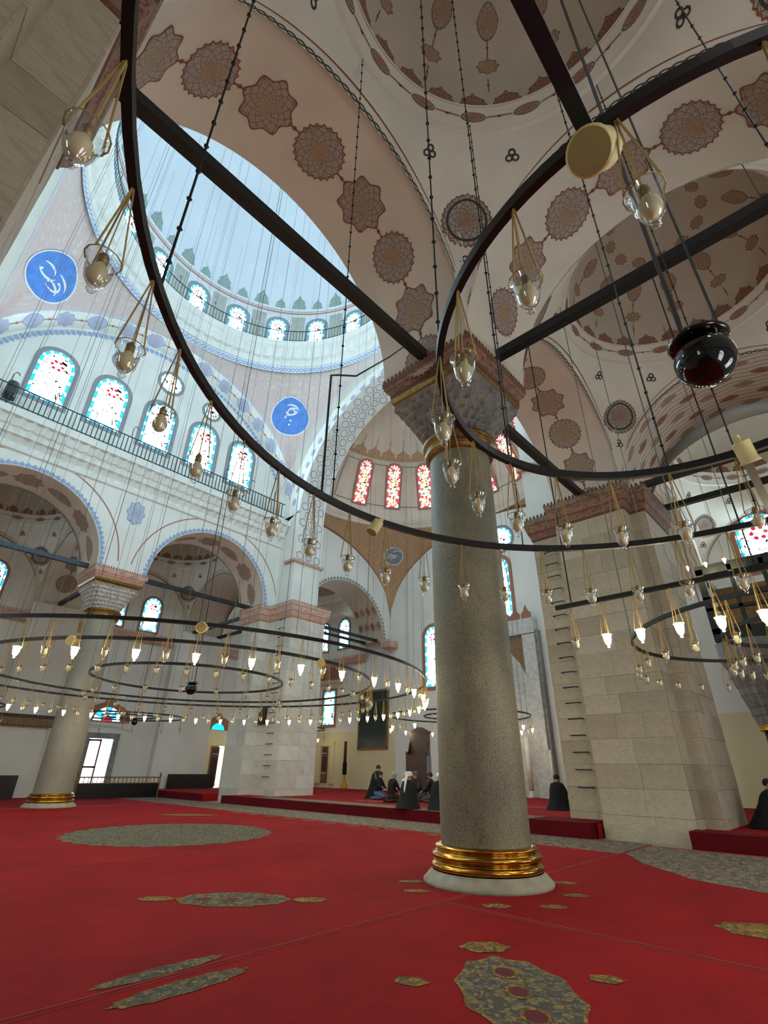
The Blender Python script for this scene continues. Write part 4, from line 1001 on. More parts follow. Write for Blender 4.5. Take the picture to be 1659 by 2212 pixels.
# the pair of rings over the camera
CX1, CY1, CZ1 = -.14, 2.85, 3.7
chandelier('two concentric black iron rings with unlit lamps close overhead', CX1, CY1, CZ1, (3.10, 1.51), [(-pi/2, 1.51, 3.1), (pi/2, 1.51, 3.1)],
           [(3.1, radians(a), 0) for a in (-131, -178, 137, 92, -85, 0, 45, -40)]+[(1.51, radians(a), 0) for a in (-150, 165, 110, 50, -60)], beads=True, wr=.008)
ORD = 'first second third fourth fifth sixth seventh eighth ninth tenth eleventh twelfth thirteenth fourteenth fifteenth sixteenth'.split()
for k in range(-6, 19):
    a = 97.88+k*8.854; q = k-8          # the clamped spotlight hangs between lamps 8 and 9
    lamp(CX1+3.10*cos(radians(a)), CY1+3.10*sin(radians(a)), CZ1-DROP, False, '%s unlit lamp on the outer near ring from its spotlight, %s' % (ORD[q-1] if q > 0 else ORD[-q], 'towards the rear pier' if q > 0 else 'towards the ladder pier'), 'lamps of the near outer ring')
for k in range(20):
    a = 92.18+k*18.17
    q = 10-k                             # counted from the spoke joint with the round-faced spotlight
    lamp(CX1+1.51*cos(radians(a)), CY1+1.51*sin(radians(a)), CZ1-DROP, False, ('%s unlit lamp on the inner near ring from the spoke joint, past the near column' % ORD[q]) if q >= 0 else ('%s unlit lamp on the inner near ring from the spoke joint, past the aisle wall' % ORD[-q-1]), 'lamps of the near inner ring')
def spotlight(x, y, z, dr_, s, label):
    t = thing('spotlight', label, 'spotlight', (x, y, z)); t.rotation_euler = Vector(dr_).to_track_quat('Z', 'Y').to_euler(); t.scale = (s, s, s)
    h_ = MB().lathe([(.001, -.07), (.05, -.07), (.052, -.06), (.052, .06), (.058, .065), (.058, .075), (.052, .078)], 24).build('housing', M['cream_plastic'], t, True)
    MB().lathe([(.001, .079), (.052, .079)], 24).build('lens', M['cream_dark'], h_)
    MB().tube([(.0, 0, -.065), (.0, 0, -.1), (0, -.03, -.12)], .014, 6).build('bracket', M['cream_plastic'], t); return t
spotlight(-3.17, 3.28, 3.6, (-.25, -.5, -1), 1.05, 'cream spotlight clamped to the outer near ring beside the column')
spotlight(-.12, 4.30, 3.66, (.1, .5, -1), 1.25, 'cream spotlight clamped to the inner near ring, facing down')
spotlight(-.13, 1.33, 3.56, (-.25, -1.0, -1.3), 1.5, 'round-faced cream spotlight at the spoke joint of the inner near ring')
# black ball with saucer in the middle of the near rings
def ball(x, y, z, s, zt, label):
    t = thing('hanging_ball', label, 'ornament', (x, y, z)); t.scale = (s, s, s)
    MB().lathe([(.16*sin(a), -.16*cos(a)) for a in lin(0.01, pi-.01, 20)], 32).build('globe', M['black_gloss'], t, True)
    MB().lathe([(.001, .13), (.15, .13), (.165, .145), (.15, .16), (.12, .2), (.001, .2)], 32).build('saucer', M['black_gloss'], t, True)
    m = MB()
    for k in range(3): a = 2*pi*k/3; m.tube([(.12*cos(a), .12*sin(a), .18), (.06*cos(a), .06*sin(a), (zt-z)/s)], .008, 4)
    m.build('chains', M['chain'], t); return t
ball(-.1, 2.85, 3.55, 1.0, 15.58, 'large glossy black glass ball with saucer hanging between the near rings')
pc_ = MB().tube([(-4.73, 5.7, 9.1), (-4.2, 4.6, 7.6), (-3.6, 3.3, 5.9), (-3.3, 2.75, 5.35), (-3.23, 2.6, 5.2), (-3.23, 2.6, 3.73)], .012, 5).build('power_cable', M['chain']); tag(pc_, 'black power cable running from the tie beam down to the outer near ring', 'cable')
sp_ = thing('loudspeaker', 'dark cylindrical loudspeaker standing at the rail of the far tympanum gallery', 'loudspeaker', (-22.2, 1.15, 14.31))
MB().lathe([(.001, .45), (.2, .45), (.22, .5), (.22, 1.1), (.2, 1.2), (.001, 1.22)], 20).build('body', M['cloth_grey'], sp_, True); MB().lathe([(.19, .44), (.23, .44), (.23, .62), (.19, .62)], 20).build('base_band', M['black_panel'], sp_); MB().tube([(0, 0, 0), (0, 0, .46)], .03, 8).build('stand', M['iron'], sp_)
# straight iron bar with burning lamps, in line with the near column
t = thing('lamp_bar', 'straight black iron bar carrying lit lamps between the near column and the aisle wall', 'lamp bar', (-3.13, 7.3, 3.65))
MB().bar((0, 0, 0), (5.6, 0, 0), .06, .06).build('bar', M['iron'], t)
for x in (.25, 2.6, 5.0): MB().tube([(x, 0, 0), (x, 0, 5.4)], .01, 4).build('suspension_wire', M['chain'], t)
for i, x in enumerate((-2.9, -2.45, -2.0, -1.52, -1.05, -.6, -.1, .4)): lamp(x, 7.3, 3.65-.03-.56, i > 0, '%s burning lamp on the straight iron bar from its end by the near column' % ORD[i-1] if i else 'unlit lamp at the end of the straight iron bar', 'lamps of the straight bar')
# rings of the next bay
chandelier('concentric iron rings with unlit lamps beyond the straight bar, before the ladder pier', -.15, 11.2, 3.65, (3.0, 1.5), None, [(3.0, radians(a), 0) for a in (200, 245, 155, 110, 300)])
for k in range(40):
    a = k*12
    if 130 < a % 360 < 270 and k < 30: lamp(-.15+3.0*cos(radians(a)), 11.2+3.0*sin(radians(a)), 3.65-DROP, False, 'unlit lamp on the rings before the ladder pier', 'lamps of the second aisle rings')
for k in range(14):
    a = 100+k*13
    lamp(-.15+1.5*cos(radians(a)), 11.2+1.5*sin(radians(a)), 3.65-DROP, False, 'unlit lamp on the inner ring before the ladder pier', 'lamps of the second aisle inner ring')
# great rings under the main dome
random.seed(21)
W = [(6.75, 2*pi*k/24+.05, 24.0) for k in range(24)]+[(5.2, 2*pi*k/18, 29.5) for k in range(18)]+[(2.6, 2*pi*k/10, 33.8) for k in range(10)]
W = [(r, a, 27.95+7.4*sqrt(1-(r/7.7)**2)-.15) for r, a, z in W]
chandelier('great concentric iron rings of lamps hanging low under the main dome', XC, 7.2, 3.62, (6.75, 5.2, 2.6), None, W, wr=.0055, wmat='wire')
NL = 90
for k in range(NL):
    a = radians(-50.8+k*4.0); lamp(XC+6.75*cos(a), 7.2+6.75*sin(a), 3.62-DROP, k % 2 == 0, 'burning lamp on the great outer ring under the dome' if k % 2 == 0 else 'unlit lamp between burning ones on the great outer ring', 'lit lamps of the great outer ring' if k % 2 == 0 else 'unlit lamps of the great outer ring')
for k in range(60):
    a = radians(k*6+2); lamp(XC+5.2*cos(a), 7.2+5.2*sin(a), 3.62-DROP, False, 'unlit lamp on the middle ring under the dome', 'lamps of the great middle ring')
for k in range(20):
    a = radians(k*18+5); lamp(XC+2.6*cos(a), 7.2+2.6*sin(a), 3.62-DROP, False, 'unlit lamp on the innermost ring under the dome', 'lamps of the great inner ring')
for x, y, lab in ((-14.2+5.2*cos(radians(-52.8)), 7.2+5.2*sin(radians(-52.8)), 'cream spotlight on the middle ring before the far granite column'), (-14.2+6.75*cos(radians(-26.6)), 7.2+6.75*sin(radians(-26.6)), 'cream spotlight on the great outer ring'), (-14.2+5.2*cos(radians(4.8)), 7.2+5.2*sin(radians(4.8)), 'cream spotlight on the middle ring towards the far pier')): spotlight(x, y, 3.57, (.8, -.7, -.35), 1.6, lab)
ball(-13.9, 7.1, 3.35, 1.0, 35.33, 'small black ball hanging at the centre of the great rings')
# rings in the mihrab zone and in the far aisle
chandelier('iron lamp rings hanging in front of the mihrab', -14.1, 20.4, 3.62, (3.2, 1.6), None, [(3.2, 2*pi*k/8, 16+6.6*sqrt(1-((3.2*cos(2*pi*k/8)+.1)**2+(3+3.2*sin(2*pi*k/8))**2)/7.6**2)-.02 if 3+3.2*sin(2*pi*k/8) > .1 else 14.4+sqrt(49-(3.2*cos(2*pi*k/8))**2)) for k in range(8)])
for k in range(24):
    a = radians(k*15); lamp(-14.1+3.2*cos(a), 20.4+3.2*sin(a), 3.62-DROP, k % 2 == 0, 'burning lamp on the rings before the mihrab' if k % 2 == 0 else 'unlit lamp on the rings before the mihrab', 'lit lamps before the mihrab' if k % 2 == 0 else 'unlit lamps before the mihrab')
for j, (cy, lab, gr) in enumerate(((3.2, 'by the dark carved shelf', 'lamps of the first far aisle ring'), (11.3, 'above the timber balustrade', 'lamps of the second far aisle ring'), (21.0, 'beyond the far pier', 'lamps of the third far aisle ring'))):
    chandelier('small iron lamp ring of the far aisle '+lab, -28.0, cy, 3.65, (2.6, 1.3), None, [(2.6, 2*pi*k/6, 0) for k in range(6)], wr=.01)
    for k in range(10):
        a = radians(k*36+9); lit = (j == 2 and k % 2 == 0)
        lamp(-28.0+2.6*cos(a), cy+2.6*sin(a), 3.65-DROP, lit, ('burning' if lit else 'unlit')+' lamp on the far aisle ring '+lab, gr+(' lit' if lit else ''))
ball(-26.6, 11.0, 3.3, .9, 15.2, 'black ball hanging over the timber balustrade of the far aisle')
for x in (-3.5, -2.9, -2.3): lamp(x, 20.55, 8.25, True, 'burning lamp hanging in front of the timber loge', 'lamps before the timber loge', cords(bay_top(x, 20.55)-8.25))

# ------------------------------------------------------------------ carpets
def rug(name, label, x0, x1, y0, y1, mat='carpet_red', z=0.0, hem=True):
    o = MB().box(((x1-x0)/2, (y1-y0)/2, .007), (x1-x0, y1-y0, .014)).build(name, M[mat], loc=(x0, y0, z)); tag(o, label, 'carpet')
    if hem:
        m = MB(); L, Wd = x1-x0, y1-y0
        for a, b in (((0, 0), (L, 0)), ((L, 0), (L, Wd)), ((L, Wd), (0, Wd)), ((0, Wd), (0, 0))): m.tube([(a[0], a[1], .014), (b[0], b[1], .014)], .012, 5)
        m.build('hem', M['carpet_hem'], o)
    return o
n = plain('carpet_hem', '#93302c', .95, vary=.1); n = plain('carpet_fig_red', '#5f1016', .95)
c1 = rug('carpet', 'red nave carpet with a small diagonal medallion beside the near column', -9.83, -4.47, .0, 11.6)
c2 = rug('carpet', 'red aisle carpet with large blue-grey medallion beside the camera', -4.43, 2.5, .0, 5.85)
c3 = rug('carpet', 'red aisle carpet around the foot of the near column', -4.43, 2.5, 5.9, 13.3)
c4 = rug('carpet', 'red nave carpet with the big round beige medallion', -23.2, -9.87, .0, 11.6)
c5 = rug('carpet', 'beige patterned border runner along the platform step', -30.6, -4.5, 11.65, 13.7, 'carpet_border', hem=False)
c6 = rug('carpet', 'red carpet of the far aisle behind the far column', -30.6, -23.25, .0, 11.6)
c7 = rug('carpet', 'plain red carpet behind the camera', -2.6, 2.6, -5.5, -.05)
def motif(parent, x, y, a, b, rot, mat, n=64, lobes=0, amp=.06, core=None):
    ca, sa = cos(rot), sin(rot); px, py = parent.location.x, parent.location.y; out = []
    for i in range(n):
        t = 2*pi*i/n; r = 1-amp*abs(sin(lobes*t/2)) if lobes else 1.0; out.append((a*r*cos(t), b*r*sin(t)))
    mp = lambda u, v, e: (x+u*ca-v*sa-px, y+u*sa+v*ca-py, .0145+e)
    wm = decal('woven_medallion', out, mp, mat, 'carpet_gold', parent, .035, .003)
    for q in (core or []): decal('woven_rosette', [(q[0]+q[2]*cos(2*pi*i/16), q[1]+q[2]*.75*sin(2*pi*i/16)) for i in range(16)], mp, 'carpet_fig_red', 'carpet_gold', wm, .035, .006, (q[0], q[1]))
motif(c4, -13.0, 6.8, 2.35, 2.35, 0, 'carpet_medal', 128, 28, .06)
motif(c1, -6.26, 4.2, .66, .36, radians(45), 'carpet_medal', 64, 10, .1, [(-.34, 0, .09), (0, 0, .08), (.34, 0, .09)])
motif(c1, -6.9, 3.56, .19, .11, radians(45), 'carpet_gold', 32, 6, .2); motif(c1, -5.62, 4.84, .19, .11, radians(45), 'carpet_gold', 32, 6, .2)
motif(c1, -4.60, 2.53, .09, .5, 0, 'carpet_medal', 48, 12, .12); motif(c2, -4.2, 2.5, .12, .5, 0, 'carpet_medal', 48, 12, .12)
motif(c2, -2.45, 4.1, .74, .42, radians(135), 'carpet_medal', 64, 10, .1, [(-.4, 0, .1), (0, 0, .09), (.38, 0, .1)])
motif(c2, -3.17, 4.8, .2, .14, radians(45), 'carpet_gold', 32, 6, .2); motif(c2, -1.65, 3.35, .2, .14, radians(45), 'carpet_gold', 32, 6, .2)
for x, y in ((-3.12, 3.72), (-2.1, 4.8)): motif(c2, x, y, .1, .07, radians(30), 'carpet_gold', 24, 5, .2)
motif(c3, -1.45, 7.25, .42, .3, radians(20), 'carpet_gold', 40, 8, .12)
for x, y in ((-3.94, 8.09), (-3.48, 7.42), (-3.41, 6.64), (-3.9, 6.2)): motif(c3, x, y, .14, .09, radians(40), 'carpet_gold', 24, 5, .2)
for x, y in ((-5.5, 6.56), (-5.05, 6.15)): motif(c1, x, y, .15, .08, radians(40), 'carpet_gold', 24, 5, .2)
for k in range(12): motif(c4 if -17.5+k*.95 < -10 else c1, -17.3+k*.95 if abs(-17.3+k*.95+9.85) > .3 else -10.3, 11.35, .26, .1, 0, 'carpet_gold', 24, 4, .2)
motif(c4, -17.5, 9.6, 1.0, .3, radians(45), 'carpet_gold', 48, 8, .15)
# patterned corner field of the near aisle carpet
P_ = [(-4.4, 11.75), (-3.73, 10.72), (-2.69, 9.72), (-1.76, 9.42), (-.3, 9.3), (2.45, 9.3), (2.45, 13.25), (-4.4, 13.25)]
m = MB(); m.face([(x+4.43, y-5.9, .0175) for x, y in P_], [(x, y) for x, y in P_]); m.build('patterned_field', M['carpet_border'], c3)
# runner of carpets on the platform
pr_ = rug('carpet', 'worn red and beige prayer carpet along the platform edge', -20.3, -7.4, 13.9, 14.9, 'carpet_border', PZ, False)
pr2 = rug('carpet', 'bright red prayer carpet where the men kneel', -20.3, -7.0, 14.95, 24.6, 'carpet_red', PZ, False)
for x, y in ((-15.5, 16.0), (-13, 16.8), (-17.5, 18.5), (-11, 16), (-9.3, 18.2)): motif(pr2, x, y, .7, .2, 0, 'carpet_border', 32, 6, .1)

# ------------------------------------------------------------------ doors and shutters
def door(n_, label, pos, nrm, wd, ht, leaf='glazed', open_side=1, jamb='marble_grey'):
    r, u, n = frame_axes(nrm); P = Vector(pos); R = Matrix((r, n, u)).transposed()
    bx = lambda m, a, b, e, d: m.box(P+r*a+u*b+n*e, d, R)
    root = struct(bx(MB(), 0, ht+.14, .08, (wd+.62, .2, .28)).build('door_%d' % n_, M[jamb]), label, 'door')
    for s in (-1, 1): bx(MB(), s*(wd/2+.15), ht/2, .08, (.3, .2, ht)).build('jamb', M[jamb], root)
    bx(MB(), 0, ht/2, .012, (wd, .02, ht)).build('daylight_opening', M['daylight'], root)
    lw_ = wd*.55; a0 = -open_side*(wd/2-lw_/2)
    if leaf == 'glazed':
        lf = MB()
        for s in (-1, 1): bx(lf, a0+s*(lw_/2-.04), ht/2, .09, (.08, .05, ht-.04))
        for z in (.06, ht*.42, ht-.08): bx(lf, a0, z, .09, (lw_, .05, .1))
        lf = lf.build('door_leaf', M['wood_brown'], root)
        for z0, z1 in ((.12, ht*.42-.06), (ht*.42+.06, ht-.14)):
            q = MB()
            for i in (1, 2): bx(q, a0-lw_/2+.08+(lw_-.16)*i/3, (z0+z1)/2, .085, (.015, .02, z1-z0))
            for i in range(1, 5): bx(q, a0, z0+(z1-z0)*i/5, .085, (lw_-.16, .02, .015))
            q.build('glazing_bars', M['wood_brown'], lf)
    else:
        lf = bx(MB(), a0*.1-.08, ht/2, .09, (lw_, .05, ht-.1)).build('door_leaf', M['wood_brown'], root)
        for z0, z1 in ((.1, ht*.28), (ht*.32, ht*.72), (ht*.76, ht*.94)): bx(MB(), a0*.1-.08, (z0+z1)/2, .12, (lw_-.16, .02, z1-z0)).build('carved_panel', M['wood_gold'] if z0 < .2 else M['wood_dark'], lf)
        q = MB()
        for z in (ht*.27, ht*.8):
            for i in range(4): bx(q, a0*.1-.08-lw_/2+.12+i*(lw_-.24)/3, z, .135, (.05, .02, .07))
        q.build('pearl_inlay', M['ink_white'], lf)
    return root
door(1, 'glazed wooden door in a stone frame behind the timber balustrade', (XWL, 11.3, .35), (1, 0, 0), 1.25, 2.35, 'glazed', 1)
door(2, 'half-hidden door in the far aisle wall beside the far pier', (XWL, 18.3, .3), (1, 0, 0), 1.0, 2.3, 'shutter', -1, 'wall_cream')
door(3, 'carved shutter door standing open to daylight on the qibla wall', (-28.35, YQ, .55), (0, -1, 0), 1.05, 2.25, 'shutter', 1, 'wall_cream')
# carved gable and fanlight over the glazed door
fl_ = MB(); pts = [(1.25*cos(t), 1.0*sin(t)*(1+.25*(abs(cos(t)) < .15))) for t in lin(0, pi, 24)]
fl_.face([(XWL+.05, 11.35-a, 3.55+b) for a, b in pts]); fl_.face([(XWL+.0, 11.35-a, 3.55+b) for a, b in pts][::-1])
fo = tag(fl_.build('carved_gable', M['palmette']), 'red-brown carved gable with blue fanlight over the glazed door', 'gable')
for k in range(7):
    a0, a1 = pi*k/7+.03, pi*(k+1)/7-.03
    MB().face([(XWL+.06, 11.35-r*cos(t), 3.58+r*sin(t)) for r, t in ((.3, a0), (.72, a0), (.72, a1), (.3, a1))]).build('fanlight_pane', M['pane_cyan' if k % 2 else 'pane_cyan_pale'], fo)
MB().face([(XWL+.06, 11.35-.24*cos(t), 3.58+.24*sin(t)) for t in lin(0, pi, 10)]).build('fanlight_pane', M['pane_red'], fo)
fl_ = MB(); pts = [(1.0*cos(t), .8*sin(t)*(1+.25*(abs(cos(t)) < .15))) for t in lin(0, pi, 24)]
fl_.face([(XWL+.05, 18.2-a, 3.5+b) for a, b in pts]); g2 = tag(fl_.build('carved_gable', M['palmette']), 'small carved gable over the half-hidden door by the far pier', 'gable')
MB().face([(XWL+.06, 18.2-.45*cos(t), 3.52+.4*sin(t)) for t in lin(0, pi, 12)]).build('fanlight_pane', M['pane_cyan'], g2)
fl_ = MB(); pts = [(-1.1, 0), (-1.1, .35), (-.8, .62), (-.45, .75), (0, 1.15), (.45, .75), (.8, .62), (1.1, .35), (1.1, 0)]
fl_.face([(-28.4+a, YQ-.05, 7.15+b) for a, b in pts]); tag(fl_.build('painted_crest', M['palmette']), 'rose painted crest above the rectangular lattice window', 'crest')
MB().box((-28.4, YQ-.12, 6.85), (2.5, .24, .22)).build('lintel', M['cornice_far'], bpy.data.objects['painted_crest'])

# ------------------------------------------------------------------ furniture of the far aisle
def balustrade(x, y0, y1, label, spindles=True, hh=.62, z0=0):
    L = y1-y0; t = thing('balustrade', label, 'balustrade', (x, y0, z0+.015))
    MB().box((0, L/2, hh/2), (.06, L, hh)).build('black_panel', M['black_panel'], t)
    if spindles:
        MB().box((0, L/2, hh+.27), (.09, L, .06)).build('hand_rail', M['wood_gold'], t); hr = COL.objects[-1]; MB().box((0, L/2, hh+.02), (.09, L, .04)).build('bottom_rail', M['wood_gold'], t)
        me = MB().lathe([(.012, 0), (.026, .06), (.014, .12), (.026, .18), (.012, .24)], 8).mesh('spindle', M['wood_gold'])
        q = int(L/.2)
        for i in range(q): add('spindle', me, hr, (0, L*(i+.5)/q, hh+.03))
        for y in (0, L): MB().lathe([(.05, 0), (.05, hh+.35), (.065, hh+.38), (.02, hh+.5), (.001, hh+.52)], 8).build('newel_post', M['wood_gold'], t, loc=(0, y, 0))
    return t
balustrade(-28.5, 9.75, 14.0-.25, 'black-panelled timber balustrade before the glazed door')
balustrade(-30.4, 15.1, 18.0, 'low black panel on the platform under the blue banner', False, .72, PZ)
balustrade(-29.6, 4.2, 7.6, 'low black panel in the far aisle beside the far column', False, .95)
sh = thing('carved_shelf', 'dark carved wooden canopy shelf fixed high on the far aisle wall', 'shelf', (XWL+.3, 4.8, 3.05))
MB().box((0, 1.95, .5), (.6, 3.9, .1)).build('top_board', M['wood_dark'], sh); MB().box((.25, 1.95, .25), (.06, 3.9, .42)).build('carved_front', M['wood_gold'], sh); MB().box((.29, 1.95, .05), (.05, 3.9, .08)).build('lower_rail', M['wood_dark'], sh); MB().box((.29, 1.95, .44), (.05, 3.9, .06)).build('upper_rail', M['wood_dark'], sh)
me = MB().face([(.32, -.07, .1), (.32, .07, .1), (.32, 0, -.06)]).mesh('fringe_tooth', M['wood_gold'])
for k in range(22): add('fringe_tooth', me, sh, (0, .12+k*.17, 0))
bn = thing('banner', 'dark blue patterned banner on the far aisle wall beside the far pier', 'banner', (XWL+.08, 14.9, 3.2))
MB().box((0, 1.2, .22), (.03, 2.4, .44)).build('cloth', M['banner_blue'], bn)
for k in range(9): MB().face([(.02, .12+k*.27, .08), (.02, .3+k*.27, .08), (.02, .24+k*.27, .36), (.02, .16+k*.27, .36)]).build('pale_figure', M['cloth_white'], bn)
pc = thing('framed_picture', 'small dark framed picture hanging on the far pier', 'picture', (-21.95, 15.13, 3.25))
MB().box((0, 0, .42), (.62, .05, .84)).build('frame', M['wood_dark'], pc); MB().box((0, -.03, .42), (.5, .02, .72)).build('print', M['print_dark'], pc)
bd = thing('framed_board', 'large dark green framed board on the qibla wall beside the candlestick', 'board', (-24.0, YQ-.07, 2.6))
MB().box((0, 0, 1.7), (2.5, .06, 3.4)).build('panel', M['board_green'], bd)
for a, d in (((-1.28, 0, 1.7), (.1, .1, 3.55)), ((1.28, 0, 1.7), (.1, .1, 3.55)), ((0, 0, -.03), (2.6, .1, .12)), ((0, 0, 3.43), (2.6, .1, .12))): MB().box(a, d).build('frame_bar', M['wood_gold'], bd)
cs = thing('candlestick', 'tall dark clothed candle on a gilt stand beside the shutter door', 'candlestick', (-25.9, 24.5, PZ))
MB().lathe([(.001, 0), (.24, 0), (.22, .1), (.12, .3), (.09, .36), (.11, .4), (.05, .45), (.045, .75), (.08, .8), (.001, .82)], 20).build('gilt_stand', M['yellow_gold'], cs, True)
MB().lathe([(.001, .8), (.14, .8), (.13, 1.5), (.001, 1.52)], 16).build('dark_cover', M['cloth_black'], cs, True); MB().lathe([(.001, 1.5), (.1, 1.5), (.09, 2.7), (.001, 2.72)], 16).build('wax', M['velvet_brown'], cs, True)
bt = thing('side_table', 'small wooden table half behind the far pier', 'table', (-29.5, 24.3, PZ))
MB().box((0, 0, .45), (.9, .5, .06)).build('top', M['wood_gold'], bt)
for x in (-.38, .38): MB().box((x, 0, .21), (.06, .42, .42)).build('leg', M['wood_gold'], bt)

# preacher's chair
kc = thing('preacher_chair', 'dark wooden preaching chair with high carved back', 'chair', (-16.7, 20.6, PZ+.014), radians(28))
MB().box((0, 0, .85), (1.0, 1.0, 1.7)).build('front_box', M['wood_dark'], kc); MB().box((.52, 0, .85), (.05, .96, 1.66)).build('carved_side', M['roundel_grey'], kc)
m = MB(); m.prism([(-.5, -.5), (.5, -.5), (.5, .5), (-.5, .5)], 1.68, 1.74); m.build('cap_rail', M['wood_dark'], kc)
for sx in (-1, 1):
    m = MB(); q = [(-.5, 1.72), (.5, 1.72), (.5, 2.35)]
    m.face([(sx*.48-.025, a, b) for a, b in q]); m.face([(sx*.48+.025, a, b) for a, b in q][::-1])
    for i in range(3): a, b = q[i], q[(i+1) % 3]; m.face([(sx*.48-.025, *a), (sx*.48-.025, *b), (sx*.48+.025, *b), (sx*.48+.025, *a)])
    m.build('sloped_arm', M['wood_dark'], kc); MB().lathe([(.03, 0), (.04, .1), (.001, .16)], 8).build('finial', M['wood_dark'], kc, loc=(sx*.48, -.46, 1.74))
MB().box((0, .52, 2.2), (1.0, .07, 1.1)).build('backrest', M['wood_dark'], kc); MB().box((0, .52, 2.76), (1.12, .12, .1)).build('cornice', M['wood_dark'], kc)
m = MB(); pts = [(-.5, 2.8), (.5, 2.8), (.35, 2.88), (.15, 2.98), (0, 3.0), (-.15, 2.98), (-.35, 2.88)]
m.face([(a, .49, b) for a, b in pts]); m.face([(a, .55, b) for a, b in pts][::-1])
for i in range(len(pts)): a, b = pts[i], pts[(i+1) % len(pts)]; m.face([(a[0], .49, a[1]), (a[0], .55, a[1]), (b[0], .55, b[1]), (b[0], .49, b[1])])
m.build('crest', M['wood_dark'], kc)

# ------------------------------------------------------------------ mihrab
mh = thing('mihrab', 'white marble mihrab with gilt spandrels and brown crest', 'mihrab', (XC, YQ-.29, PZ+.014))
for s in (-1, 1): MB().box((s*1.9, 0, 3.8), (.7, .5, 7.6)).build('marble_jamb', M['marble_pale'], mh); MB().box((s*2.32, .05, 3.9), (.14, .36, 7.8)).build('grey_pilaster', M['marble_grey'], mh)
MB().box((0, 0, 8.05), (4.5, .5, .8)).build('marble_head', M['marble_pale'], mh); MB().box((0, .18, 3.6), (3.1, .1, 7.2)).build('niche_back', M['marble_pale'], mh)
for s in (-1, 1):
    m = MB(); q = [(s*.15, 7.5), (s*1.5, 7.5), (s*1.5, 5.4), (s*1.15, 6.2), (s*.5, 7.0)]; m.face([(a, -.0, b) for a, b in q]); m.build('gilt_spandrel', M['wood_gold'], mh)
me = MB().face([(-.3, -.26, 0), (.3, -.26, 0), (.3, -.26, .25), (.14, -.26, .42), (0, -.26, .75), (-.14, -.26, .42), (-.3, -.26, .25)]).mesh('crest_leaf', M['palmette'])
for k in range(7): add('crest_leaf', me, mh, (-1.95+k*.65, 0, 8.45))
hc = thing('hanging_cloth', 'tall brown embroidered cloth with a gold drop, hanging beside the mihrab', 'cloth', (-11.1, YQ-.03, 1.5))
m = MB(); q = [(-.32, 0), (.32, 0), (.32, 3.7), (0, 4.25), (-.32, 3.7)]; m.face([(a, -.02, b) for a, b in q]); m.face([(a, .02, b) for a, b in q][::-1])
for i in range(5): a, b = q[i], q[(i+1) % 5]; m.face([(a[0], -.02, a[1]), (a[0], .02, a[1]), (b[0], .02, b[1]), (b[0], -.02, b[1])])
m.build('cloth', M['velvet_brown'], hc); MB().face([(.0, -.03, .55), (.16, -.03, .8), (.0, -.03, 1.25), (-.16, -.03, .8)]).build('gold_drop', M['yellow_gold'], hc); MB().box((0, -.03, .25), (.5, .015, .45)).build('dark_panel', M['wood_green'], hc)
for x, lab, hh in ((-12.9, 'thick white candle on the floor beside the mihrab jamb', 2.6), (-11.75, 'slim white candle on a gilt stand beside the hanging cloth', 2.0)):
    q = thing('floor_candle', lab, 'candle', (x, YQ-.8, PZ)); MB().lathe([(.001, 0), (.22, 0), (.2, .12), (.1, .2), (.13, .3), (.001, .3)], 16).build('stand', M['marble_pale' if hh > 2.2 else 'yellow_gold'], q, True); MB().lathe([(.001, .3), (.12 if hh > 2.2 else .07, .3), (.11 if hh > 2.2 else .06, hh), (.001, hh+.03)], 16).build('wax', M['candle_wax'], q, True)

# ------------------------------------------------------------------ timber loge on a marble corbel column, in the last near aisle bay
lg = thing('timber_loge', 'dark green timber loge raised on a marble capital beyond the ladder pier', 'loge', (-3.4, 21.2, 0))
MB().box((3.05, 1.7, 5.72), (6.1, 3.6, .24)).build('floor_slab', M['wood_green'], lg)
for z, hh in ((8.25, .36), (7.15, .14), (6.75, .12), (5.95, .2)): MB().box((3.05, 0, z), (6.1, .16, hh)).build('rail', M['wood_green'], lg)
for k in range(7): MB().box((.12+k*.98, 0, 7.05), (.24 if k == 0 else .14, .16, 2.5)).build('post', M['wood_green'], lg)
for z in (8.25, 5.95): MB().box((.06, 1.8, z), (.14, 3.4, .25)).build('side_rail', M['wood_green'], lg)
MB().box((3.05, 2.6, 7.0), (6.0, .06, 2.4)).build('back_screen', M['wood_gold'], lg)
mc = thing('marble_column', 'dark column with broad honeycomb marble capital under the timber loge', 'column', (-2.5, 21.9, PZ))
prof = [(.48, 2.55)]
for i, (r_, z_) in enumerate(((.56, 2.85), (.6, 3.1), (.72, 3.5), (.76, 3.75), (.88, 4.1), (.91, 4.4), (1.02, 4.65), (1.06, 5.28))): prof += [(prof[-1][0]+.02, prof[-1][1]+.02), (r_, z_)]
m = MB(); m.quadgrid(lambda u, j: ((prof[int(j)][0]-.05*abs(sin(9*u))*(1 if 1 < j < 14 else 0))*cos(u), (prof[int(j)][0]-.05*abs(sin(9*u))*(1 if 1 < j < 14 else 0))*sin(u), prof[int(j)][1]), lin(0, 2*pi, 108), list(range(len(prof)))); m.build('honeycomb_capital', M['marble_grey'], mc)
MB().lathe([(.5, 0), (.5, .15), (.4, .25), (.38, 2.4), (.001, 2.4)], 32).build('shaft', M['porphyry'], mc, True); MB().lathe([(.38, 2.36), (.48, 2.38), (.5, 2.44), (.44, 2.47), (.5, 2.52), (.48, 2.57), (.001, 2.58)], 32).build('gilt_ring', M['gold'], mc, True)

